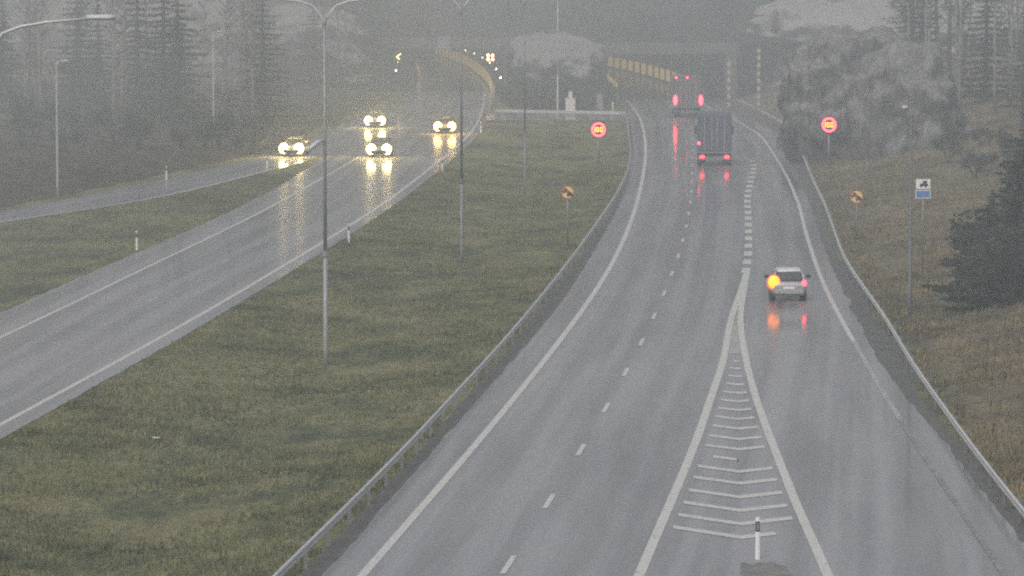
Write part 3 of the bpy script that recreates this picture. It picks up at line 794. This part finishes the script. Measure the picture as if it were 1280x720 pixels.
# ------------------------------------------------------------------ tunnels
def wall_ribbon(mb, f, y0, y1, z0, z1, th, n=40):
    secs = []
    for k in range(n+1):
        y = y0+(y1-y0)*k/n; x = float(f(y)); secs.append([(x, y, z0), (x+th, y, z0), (x+th, y, z1), (x, y, z1)])
    return mb.loft(secs)
def tunnel(label, cx0, cx1, fl, fr, Yf, Ye, ztop, bl, br, bspan_l, bspan_r, side):
    root = empty('tunnel', label, 'tunnel', (0, Yf, 0))
    sh = lambda mb: [setattr(mb, 'v', [(x, y-Yf, z) for x, y, z in mb.v]), mb][1]
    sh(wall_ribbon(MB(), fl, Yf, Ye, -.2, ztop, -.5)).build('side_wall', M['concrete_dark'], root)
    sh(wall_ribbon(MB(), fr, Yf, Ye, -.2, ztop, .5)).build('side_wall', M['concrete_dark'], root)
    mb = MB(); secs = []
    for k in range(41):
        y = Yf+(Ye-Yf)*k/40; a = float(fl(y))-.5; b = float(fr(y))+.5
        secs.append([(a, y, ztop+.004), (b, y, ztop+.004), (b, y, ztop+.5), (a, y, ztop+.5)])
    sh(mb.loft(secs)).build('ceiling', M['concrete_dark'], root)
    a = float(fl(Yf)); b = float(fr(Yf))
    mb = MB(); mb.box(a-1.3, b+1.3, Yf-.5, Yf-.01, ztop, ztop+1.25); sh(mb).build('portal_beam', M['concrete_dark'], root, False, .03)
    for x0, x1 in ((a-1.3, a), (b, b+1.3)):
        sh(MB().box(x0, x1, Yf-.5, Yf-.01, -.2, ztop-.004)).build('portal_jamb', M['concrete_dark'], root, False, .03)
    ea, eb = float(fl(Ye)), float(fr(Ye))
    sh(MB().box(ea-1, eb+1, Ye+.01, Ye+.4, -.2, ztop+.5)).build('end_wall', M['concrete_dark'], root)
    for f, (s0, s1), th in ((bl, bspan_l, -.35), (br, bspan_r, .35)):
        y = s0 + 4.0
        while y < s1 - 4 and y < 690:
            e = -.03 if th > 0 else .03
            sh(wall_ribbon(MB(), lambda v: f(v) + e, y, y+6.0, .30, 1.75, .02 if th > 0 else -.02, 4)).build('yellow_glow_panel', M['panel'], root)  # panels given a glow in place of lamplight falling on the barrier
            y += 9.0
        sh(wall_ribbon(MB(), f, s0, s1, 0, 1.1, th)).build('crash_barrier', M['barrier'], root)
    return root
zt = 5.3
lfl = line([], extra=[(470,-15.3),(503,-15.4),(547,-15.9),(598,-17.2),(660,-21),(740,-30)])
lfr = line([], extra=[(470,-1.0),(511,-1.2),(555,-2.0),(625,-4.6),(680,-8.2),(740,-15)])
rfl = line([], extra=[(440,10.6),(500,10.7),(560,8.6),(620,3.6),(680,-4),(740,-14)])
rfr = line([], extra=[(440,24.2),(480,23.8),(530,21.6),(580,18.2),(640,12.5),(700,4.7),(740,-2)])
YL, YR = 482.0, 452.0
tunnel('left tunnel mouth in fog, where the oncoming carriageway comes out', -15, -1, lfl, lfr, YL, 735, zt,
       lambda y: l_out_near(y)-1.0, lambda y: l_in(y)+.9, (YL+2, 560), (YL-20, 735), -1)
tunnel('right tunnel mouth in fog, swallowing the outbound lanes', 10, 24, rfl, rfr, YR, 735, zt,
       lambda y: r_edge(y)-.9, lambda y: x_edge(y)+.9, (YR+4, 560), (YR+6, 735), 1)
# guide lights on the walls of the left tunnel approach
first = None
GL = [(628,97),(622,86),(606,72),(599,67),(591,63),(487,99),(491,94),(495,88),(499,77)]
for (x, y) in GL:
    q = G(x, y, 1.25); left = x < 550
    f = lfl if left else lfr
    lab = 'small white guide light in the row along the left wall of the left tunnel' if left else 'small white guide light in the row along the right wall of the left tunnel'
    if first is None:
        first = empty('guide_light', lab, 'guide light', q); 
        MB().tube([(0,.02,-1.25),(0,.02,-.06)], [.035,.03], 6).build('stem', M['steel_dark'], first)
        MB().ball((0,0,0), .14, 10, 8).build('lens', M['guide'], first, True); o = first
    else: o = copy_tree(first)
    xx = float(f(q.y)) + (.25 if left else -.25)
    o.location = (xx, q.y, 1.25); tag(o, lab, 'guide light', 'guide lights of the left tunnel, ' + ('left row' if left else 'right row'))
# lane signals hung on the tunnel portal
def lane_signal(label, px, py, kind):
    Y = YL-.9; s = Y/5000; z = CAMZ*(1-Y/G(px, py, 0).y); x = (px-640)*s
    root = empty('lane_signal', label, 'lane signal', (x, Y, z))
    MB().box(-.85, .85, .1, .38, -.8, .8).build('housing', M['black'], root, False, .03)
    MB().tube([(0,.3,.8),(0,.3,max(1.0, zt+1.0-z))], [.06,.06], 6).build('hanger', M['steel_dark'], root)
    root.scale = (.75, .75, .75)
    mb = MB()
    if kind == 'arrow':
        mb.add([(-.42,.06,0),(.32,.06,.62),(.50,.06,.44),(-.06,.06,-.0),(.30,.06,-.36),(.14,.06,-.54)], [(0,3,2,1),(0,5,4,3)])
        mb.build('arrow_symbol', M['led_yellow'], root)
    else:
        for dx in (-.36, .36):
            for dz in (-.26, .36): mb.disc((dx, .05, dz), .27, 'y', .03, 16)
        mb.disc((-.05, .05, -.78), .15, 'y', .03, 12)
        mb.build('lamps', M['led_warm'], root)
    return root
lane_signal('lit yellow arrow signal pointing left at the left side of the left tunnel mouth', 498, 71, 'arrow')
lane_signal('cluster of four warm signal lamps at the right side of the left tunnel mouth', 613, 72, 'four')
Y = YL-.9; z = CAMZ*(1-Y/G(555, 53, 0).y); s_ = Y/5000
root = empty('tunnel_sign', 'dim square blue sign in a pale frame above the left tunnel mouth', 'road sign', ((555-640)*s_, Y, z))
MB().box(-.75,.75,0,.1,-.7,.7).build('frame', M['concrete'], root); MB().box(-.6,.6,-.01,0,-.55,.55).build('face', M['dim_blue'], root)
MB().add([(-.34,-.016,-.4),(-.34,-.016,.05),(-.2,-.016,.3),(0,-.016,.4),(.2,-.016,.3),(.34,-.016,.05),(.34,-.016,-.4)], [tuple(range(7))]).build('tunnel_symbol', M['concrete'], root)

# ------------------------------------------------------------------ rocks and hill
def fr3(p, s, o=4):
    return noise.fractal(Vector(p)*s, .8, 2.1, o)
def rock(name, label, c, r, seed, m, amp=.28, n=5, flat=None, power=2.6, group=None):
    bm = bmesh.new(); bmesh.ops.create_icosphere(bm, subdivisions=n, radius=1.0)
    for v in bm.verts:
        d = v.co.copy()
        k = (abs(d.x)**power + abs(d.y)**power + abs(d.z)**power)**(-1/power)
        q = Vector((d.x*k*r[0], d.y*k*r[1], d.z*k*r[2]))
        P = q + Vector((seed*13.1, seed*7.7, seed*3.3))
        blk = noise.cell(Vector((P.x*.45, P.y*.45, P.z*.6)))*.5 + noise.cell(Vector((P.x*.9+5, P.y*.9, P.z*1.2)))*.25
        dis = amp*(1.3*fr3(P, .16) + .6*fr3(P, .5) + .30*blk)
        v.co = q + d*dis*min(r)*.8
    me = bpy.data.meshes.new(name); bm.to_mesh(me); bm.free()
    me.polygons.foreach_set('use_smooth', [True]*len(me.polygons)); me.materials.append(m); o = bpy.data.objects.new(name, me); COL.objects.link(o); o.location = c
    tag(o, label, 'rock', group); return o
rc = hit(1085, 196)
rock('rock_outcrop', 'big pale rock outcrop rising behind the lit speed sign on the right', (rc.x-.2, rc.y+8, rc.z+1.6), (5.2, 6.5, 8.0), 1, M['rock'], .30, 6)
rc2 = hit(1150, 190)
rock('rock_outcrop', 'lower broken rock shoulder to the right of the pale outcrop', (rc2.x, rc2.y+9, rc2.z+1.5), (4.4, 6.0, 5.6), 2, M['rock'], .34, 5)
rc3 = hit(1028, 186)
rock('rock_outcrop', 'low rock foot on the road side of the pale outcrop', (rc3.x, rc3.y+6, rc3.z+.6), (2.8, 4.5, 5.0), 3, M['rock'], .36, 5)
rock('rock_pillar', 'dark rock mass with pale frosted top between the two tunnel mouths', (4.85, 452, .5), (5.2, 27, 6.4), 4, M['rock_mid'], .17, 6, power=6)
rock('rock_wall', 'dark rock cutting left of the left tunnel mouth', (-40, 492, 1.5), (24.2, 16, 8.5), 5, M['rock_dark'], .2, 6, power=4)
rock('rock_wall', 'dark rock cutting right of the right tunnel mouth', (47, 474, 1.5), (22.0, 22, 9.5), 6, M['rock_dark'], .16, 6, power=4)

def hill_z(x, y):
    f = YL if x < 2 else (YR if x > 8 else YL + (YR-YL)*(x-2)/6)
    d = y - f
    return 6.5 + .13*d + .0006*max(0,d)**1.6 + 1.1*noise.noise(Vector((x*.06, y*.05, 7)))*min(1, d/15) + .4*noise.noise(Vector((x*.25, y*.2, 2)))*min(1, d/15)
hx = list(np.arange(-120, 121, 2.5))
hy = [0,1.5,4,8,13,19,26,34,44,56,70,90,115,150,200,270,350]
vs = []; fs = []
for d in hy:
    for x in hx:
        f = YL if x < 2 else (YR if x > 8 else YL + (YR-YL)*(x-2)/6)
        y = f + d; vs.append((x, y, hill_z(x, y)))
n = len(hx)
fs = [(j*n+i, j*n+i+1, (j+1)*n+i+1, (j+1)*n+i) for j in range(len(hy)-1) for i in range(n-1)]
me = bpy.data.meshes.new('hill'); me.from_pydata(vs, [], fs); me.update(); me.polygons.foreach_set('use_smooth', [True]*len(me.polygons))
M['hillgrass'] = grass_mat('hill_heath', [(.36, (.022,.025,.018)), (.5, (.04,.042,.026)), (.62, (.075,.068,.045)), (.70, (.55,.56,.57))])
me.materials.append(M['hillgrass']); o = bpy.data.objects.new('hill', me); COL.objects.link(o); tag(o, kind='structure')

# striped marker posts and cabinets near the tunnel
def striped_post(label, px, base, h, bands):
    q = hit(px, base); root = empty('marker_post', label, 'marker post', q, 0, 'banded marker posts by the right tunnel')
    MB().box(-.09, .09, -.05, .05, -.3, h).build('post', M['steel_dark'], root)
    for k in range(bands):
        z0 = h*(k+.15)/bands; z1 = h*(k+.65)/bands
        MB().box(-.17, .17, -.075, -.052, z0, z1).build('yellow_band', M['yellow_band'], root)
striped_post('tall post with pale yellow bands on the right, beside the foot of the rock cutting', 948, 143, 7.0, 9)
striped_post('shorter banded post at the right jamb of the right tunnel mouth', 911, 135, 5.2, 6)
def cabinet(label, px, base, w, h, m, mast=0):
    q = G(px, base); root = empty('cabinet', label, 'cabinet', q)
    MB().box(-w/2, w/2, 0, .5, .25, h).build('body', m, root, False, .015)
    MB().box(-w/2-.04, w/2+.04, -.04, .54, h, h+.06).build('lid', m, root)
    MB().box(-w/2+.05, w/2-.05, .05, .45, -.05, .25).build('plinth', M['concrete'], root)
    d = MB().box(-w/2+.05, w/2-.05, -.015, -.001, .32, h-.06).build('door', m, root); MB().box(w/2-.18, w/2-.13, -.035, -.016, h*.55, h*.68).build('handle', M['black'], d)
    if mast: MB().box(-.2, .2, .15, .35, h+.061, h+.061+mast).build('vent_box', m, root)
cabinet('pale grey roadside cabinet with a small box on top, in front of the rock', 713, 143, 1.0, 1.62, M['sign_white'], .65)
cabinet('darker narrow roadside cabinet right of the pale one', 750, 140, .66, 1.85, M['concrete'])
q = G(766, 146); root = empty('marker_post', 'slim post with dark top and pale foot at the right end of the median crossing', 'marker post', q)
MB().tube([(0,0,-.2),(0,0,1.5)], [.07,.07], 8).build('post', M['white_plastic'], root, True); MB().box(-.14,.14,-.04,.04,1.5,2.9).build('dark_plate', M['black'], root)

# ------------------------------------------------------------------ trees
def crown_leaves(mb_v, mb_f, c, n, r, size, droop=0):
    for _ in range(n):
        d = Vector((random.gauss(0,1), random.gauss(0,1), random.gauss(0,1))).normalized()*(random.random()**.5)
        p = Vector(c) + Vector((d.x*r[0], d.y*r[1], d.z*r[2]))
        a = Vector((random.uniform(-1,1), random.uniform(-1,1), random.uniform(-.7,.5))).normalized()
        b = a.cross(Vector((random.uniform(-1,1), random.uniform(-1,1), random.uniform(-1,1)))).normalized()
        s = size*random.uniform(.6, 1.4); o = len(mb_v)
        mb_v += [tuple(p-a*s*.2-b*s*.22), tuple(p+a*s), tuple(p-a*s*.2+b*s*.22)]; mb_f.append((o, o+1, o+2))
def spruce(h, r, dens=1.0, low=.06):
    tr = MB().tube([(0,0,-.5),(0,0,h*.3),(.05,0,h*.7),(0,0,h)], [.02*h*.8,.015*h,.008*h,.01], 7)
    v = []; f = []; z = h*low
    while z < h*.985:
        t = 1-(z/h); rad = r*(t**.85)*random.uniform(.75, 1.12); nb = max(4, int(9*(.5+t)))
        for k in range(nb):
            a = 2*math.pi*(k+random.random()*.8)/nb; L = rad*random.uniform(.35, 1.35)
            dirv = Vector((math.cos(a), math.sin(a), -.22))
            m_ = max(3, int(L*7*dens))
            for q in range(m_):
                s = (q+random.random())/m_
                p = Vector((0,0,z)) + dirv*L*s + Vector((0,0,.16*L*s*s))
                crown_leaves(v, f, p, 2, (.16+.14*(1-s), .16+.14*(1-s), .12), .26+.10*t)
        z += h*.034*random.uniform(.7, 1.25)
    c = MB(); c.v = v; c.f = f
    return tr, c
def pine(h, r):
    tr = MB().tube([(0,0,-.5),(.1,0,h*.35),(-.05,.1,h*.7),(.05,0,h)], [.02*h,.015*h,.01*h,.02], 7)
    v = []; f = []
    for k in range(16):
        z = h*random.uniform(.45, 1.0); a = random.random()*6.28; L = r*random.uniform(.3, 1)*(1.25-abs(z/h-.68)*1.6)
        e = Vector((math.cos(a)*L, math.sin(a)*L, z+.15*L))
        tr.tube([(0,0,z-.25), tuple(e)], [.05,.02], 4)
        crown_leaves(v, f, e, 70, (.9,.9,.55), .26)
    c = MB(); c.v = v; c.f = f
    return tr, c
def bare(h, r):
    tr = MB().tube([(0,0,-.5),(.12,.05,h*.4),(-.05,.1,h*.75),(.1,0,h)], [.013*h,.010*h,.006*h,.01], 7)
    br = MB()
    for k in range(40):
        z = h*random.uniform(.3, .97); a = random.random()*6.28; L = r*random.uniform(.5, 1)*(1.15-z/h*.75)
        p0 = Vector((0,0,z)); e = p0 + Vector((math.cos(a)*L, math.sin(a)*L, L*.9)); br.tube([p0, (p0+e)/2+Vector((0,0,-.1)), e], [.03,.02,.006], 4, False)
        for q in range(9):
            s = random.uniform(.3, 1); b0 = p0.lerp(e, s); a2 = a+random.uniform(-1.2,1.2); l2 = L*.45*random.random()
            br.tube([b0, b0+Vector((math.cos(a2)*l2, math.sin(a2)*l2, l2*.4))], [.014,.005], 3, False)
    return tr, br
def shrub(h, r):
    tr = MB(); v = []; f = []
    for k in range(7):
        a = random.random()*6.28; e = (math.cos(a)*r*.6, math.sin(a)*r*.6, h*random.uniform(.5,.9)); tr.tube([(0,0,-.2), (e[0]*.4,e[1]*.4,e[2]*.5), e], [.05,.035,.015], 5)
        crown_leaves(v, f, e, 110, (r*.45, r*.45, h*.28), .17)
    c = MB(); c.v = v; c.f = f; return tr, c
PROTO = {}
def plant(kind, var, label, loc, sc=1.0, group=None):
    key = (kind, var); name = {'spruce':'spruce_tree','pine':'pine_tree','birch':'birch_tree','shrub':'shrub','big':'spruce_tree'}[kind]
    if key not in PROTO:
        random.seed(100+var*7+len(kind))
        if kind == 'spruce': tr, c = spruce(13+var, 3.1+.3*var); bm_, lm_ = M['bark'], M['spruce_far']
        elif kind == 'big': tr, c = spruce(10+var*1.5, 5.0, 3.0, .01); bm_, lm_ = M['bark'], M['spruce']
        elif kind == 'pine': tr, c = pine(15+var, 3.0); bm_, lm_ = M['bark'], M['pine']
        elif kind == 'birch': tr, c = bare(13+var, 2.6); bm_, lm_ = M['birch_bark'], M['twig']
        else: tr, c = shrub(1.6+.5*var, 1.2); bm_, lm_ = M['twig'], M['pine']
        root = empty(name, label, 'shrub' if kind == 'shrub' else 'tree')
        tr.build('trunk' if kind != 'shrub' else 'stems', bm_, root, True)
        crown = bpy.data.meshes.new('crown'); crown.from_pydata(c.v, [], c.f); crown.update(); crown.materials.append(lm_)
        co = bpy.data.objects.new('crown', crown); COL.objects.link(co); co.parent = root
        PROTO[key] = root; o = root
    else: o = copy_tree(PROTO[key])
    o.location = loc; o.rotation_euler = (0, 0, random.random()*6.28); o.scale = (sc,)*3
    tag(o, label, 'shrub' if kind == 'shrub' else 'tree', group)
    if group is None and 'group' in o: del o['group']
    return o
# big dark trees at the right edge
q = hit(1286, 374); plant('big', 0, 'big dark spruce with boughs down to the grass at the right edge', q, .74)
q = hit(1240, 350); plant('big', 1, 'low dark spruce just left of the big spruce at the right edge', q, .36)
q = hit(1284, 318); plant('big', 2, 'third dark spruce, highest up the right slope at the edge', q, .55)
for (px_, py_, k_, lb_) in ((1246, 362, 1.8, 'dark bush at the left foot of the spruces on the right edge'), (1262, 384, 1.7, 'dark bush in front of the big spruce at the right edge'), (1212, 334, 1.0, 'small dark bush standing apart, left of the spruces on the right edge')):
    plant('shrub', 1, lb_, hit(px_, py_), k_)
for k_, (x_, y_, s_k) in enumerate(((.6,421,1.5),(2.4,423,1.8),(4.1,422,1.6),(6.0,423,1.9),(7.9,422,1.6),(9.4,421,1.4))):
    plant('shrub', k_ % 2, 'dark shrub in front of the rock between the tunnel mouths', (x_, y_, 0), s_k*(1.35 if k_ % 2 == 0 else 1.0), 'dark shrubs in front of the rock between the tunnels')
random.seed(21)
def forest(n, x0, x1, y0, y1, kinds, labels, group, shr=0, sc=(.75,1.15)):
    k = 0; tries = 0; placed = []
    while k < n and tries < 4000:
        tries += 1
        px = random.uniform(x0, x1); py = random.uniform(y0, y1); q = hit(px, py)
        if any((q.x-a)**2 + (q.y-b)**2 < 6 for a, b in placed): continue
        st = random.getstate()
        kd = random.choice(kinds); va = random.randrange(3 if kd != 'shrub' else 2)
        s = random.uniform(*sc); st = random.getstate()
        plant(kd, va, labels[kd], q, s, group + ', ' + kd); random.setstate(st); placed.append((q.x, q.y)); k += 1
LB = {'spruce':'dark spruce fading into the fog on the left hillside', 'pine':'loose crowned pine fading into the fog on the left hillside',
      'birch':'bare pale stemmed birch fading into the fog on the left hillside', 'shrub':'dark shrub on the left hillside below the trees'}
LB0 = dict(LB, shrub='dark shrub among the fogged trees of the left hillside')
forest(40, -30, 330, 122, 165, ['birch','birch','shrub','spruce','shrub'], LB0, 'trees on the left hillside')
forest(16, 20, 330, 165, 195, ['shrub'], LB, 'shrubs on the left hillside', 0, (.8,1.6))
forest(16, 300, 480, 96, 122, ['spruce','pine','birch'], {k: v.replace('left hillside', 'rise beside the left tunnel') for k, v in LB.items()}, 'trees beside the left tunnel')
LR = {'spruce':'dark spruce in the foggy wood on the right slope', 'pine':'pine in the foggy wood on the right slope',
      'birch':'thin pale birch trunk in the foggy wood on the right slope', 'shrub':'low shrub on the right slope'}
forest(26, 1130, 1320, 100, 165, ['spruce','pine','birch','birch'], LR, 'trees on the right slope')
forest(10, 1180, 1300, 165, 230, ['shrub','shrub'], LR, 'shrubs on the right slope', 0, (.8,1.5))
# wood on the hill above the tunnels
LH = {'spruce':'spruce on the hill above the tunnels, deep in fog', 'pine':'pine on the hill above the tunnels, deep in fog', 'birch':'bare birch on the hill above the tunnels, deep in fog', 'shrub':'shrub on the brow above the tunnel mouths'}
for k in range(46):
    x = random.uniform(-48, 70); d = random.uniform(16, 80)
    f = YL if x < 5 else YR
    kd = random.choice(['spruce','spruce','pine','birch']); va = random.randrange(3); s = random.uniform(.6, 1.0)
    st = random.getstate(); plant(kd, va, LH[kd], (x, f+d, hill_z(x, f+d)), s, 'trees on the hill above the tunnels, '+kd); random.setstate(st)
for k in range(18):
    x = random.uniform(-30, 40); f = (YL if x < 5 else YR) + random.uniform(3, 10); va = random.randrange(2)
    st = random.getstate(); plant('shrub', va, LH['shrub'], (x, f, hill_z(x, f)), random.uniform(.7, 1.3), 'shrubs on the brow above the tunnels'); random.setstate(st)

# ------------------------------------------------------------------ fog
fm = bpy.data.materials.new('fog'); fm.use_nodes = True
nt = fm.node_tree; nt.nodes.clear()
out = nt.nodes.new('ShaderNodeOutputMaterial'); vs_ = nt.nodes.new('ShaderNodeVolumeScatter')
vs_.inputs['Color'].default_value = (.248,.268,.280,1); vs_.inputs['Anisotropy'].default_value = .35
gp = nt.nodes.new('ShaderNodeNewGeometry'); mp = nt.nodes.new('ShaderNodeMapping'); mp.inputs['Scale'].default_value = (.022, .007, .05); mp.inputs['Rotation'].default_value = (0, R(12), R(25))
nz = nt.nodes.new('ShaderNodeTexNoise'); nz.inputs['Scale'].default_value = 1.0; nz.inputs['Detail'].default_value = 2.5; nz.inputs['Roughness'].default_value = .55; nz.inputs['Distortion'].default_value = .5
mr = nt.nodes.new('ShaderNodeMapRange'); mr.inputs[1].default_value = .36; mr.inputs[2].default_value = .66; mr.inputs[3].default_value = .0030; mr.inputs[4].default_value = .0098
nt.links.new(gp.outputs['Position'], mp.inputs['Vector']); nt.links.new(mp.outputs[0], nz.inputs['Vector']); nt.links.new(nz.outputs['Fac'], mr.inputs[0]); sx_ = nt.nodes.new('ShaderNodeSeparateXYZ'); nt.links.new(gp.outputs['Position'], sx_.inputs[0])
lf = nt.nodes.new('ShaderNodeMapRange'); lf.interpolation_type = 'SMOOTHSTEP'
for k_, v_ in ((1, -45.0), (2, -14.0), (3, 3.2), (4, 1.0)): lf.inputs[k_].default_value = v_
nt.links.new(sx_.outputs[0], lf.inputs[0])
mu = nt.nodes.new('ShaderNodeMath'); mu.operation = 'MULTIPLY'; nt.links.new(mr.outputs[0], mu.inputs[0]); nt.links.new(lf.outputs[0], mu.inputs[1]); ff_ = nt.nodes.new('ShaderNodeMapRange'); ff_.interpolation_type = 'SMOOTHSTEP'
for k_, v_ in ((1, 270.0), (2, 430.0), (3, 1.0), (4, 1.9)): ff_.inputs[k_].default_value = v_
nt.links.new(sx_.outputs[1], ff_.inputs[0])
m2 = nt.nodes.new('ShaderNodeMath'); m2.operation = 'MULTIPLY'; nt.links.new(mu.outputs[0], m2.inputs[0]); nt.links.new(ff_.outputs[0], m2.inputs[1]); nt.links.new(m2.outputs[0], vs_.inputs['Density'])
nt.links.new(vs_.outputs[0], out.inputs['Volume'])
fb = MB().box(-420, 420, -60, 1050, -4, 58).build('haze', fm); tag(fb, kind='structure')

# ------------------------------------------------------------------ light and sky
SUN_EL, SUN_AZ = R(48), R(200)
w = bpy.data.worlds.new('World'); scn.world = w; w.use_nodes = True
wn = w.node_tree; bg = wn.nodes['Background']
sky = wn.nodes.new('ShaderNodeTexSky'); sky.sky_type = 'NISHITA'; sky.sun_disc = False
sky.sun_elevation = SUN_EL; sky.sun_rotation = SUN_AZ; sky.air_density = 1.0; sky.dust_density = 4.0
hs = wn.nodes.new('ShaderNodeHueSaturation'); hs.inputs['Saturation'].default_value = .36
wn.links.new(sky.outputs[0], hs.inputs['Color']); wn.links.new(hs.outputs[0], bg.inputs['Color'])
bg.inputs['Strength'].default_value = .132
sl = bpy.data.lights.new('sun', 'SUN'); sl.energy = 1.08; sl.angle = R(25); sl.color = (1.0,.985,.965)
so = bpy.data.objects.new('sun', sl); COL.objects.link(so)
dv = Vector((math.sin(SUN_AZ)*math.cos(SUN_EL), math.cos(SUN_AZ)*math.cos(SUN_EL), math.sin(SUN_EL)))
so.rotation_euler = dv.to_track_quat('Z', 'Y').to_euler(); so.location = (0, 0, 80)

# ------------------------------------------------------------------ camera
cam = bpy.data.cameras.new('camera'); co = bpy.data.objects.new('camera', cam); COL.objects.link(co)
co.location = (0, 0, CAMZ); co.rotation_euler = (math.pi/2 - PITCH, 0, 0)
cam.sensor_width = 36; cam.lens = 36*F/1280; cam.clip_start = .5; cam.clip_end = 6000
scn.camera = co

scn.view_settings.view_transform = 'Standard'; scn.view_settings.look = 'None'
scn.view_settings.exposure = 0; scn.view_settings.gamma = 1
cy = scn.cycles
cy.max_bounces = 8; cy.diffuse_bounces = 2; cy.glossy_bounces = 3; cy.volume_bounces = 2; cy.transmission_bounces = 2; cy.transparent_max_bounces = 4
cy.use_denoising = False; cy.sample_clamp_indirect = 1.0; cy.sample_clamp_direct = 7.0; cy.sampling_pattern = 'BLUE_NOISE'; cy.use_adaptive_sampling = False; cy.caustics_reflective = True
cy.filter_width = 2.1
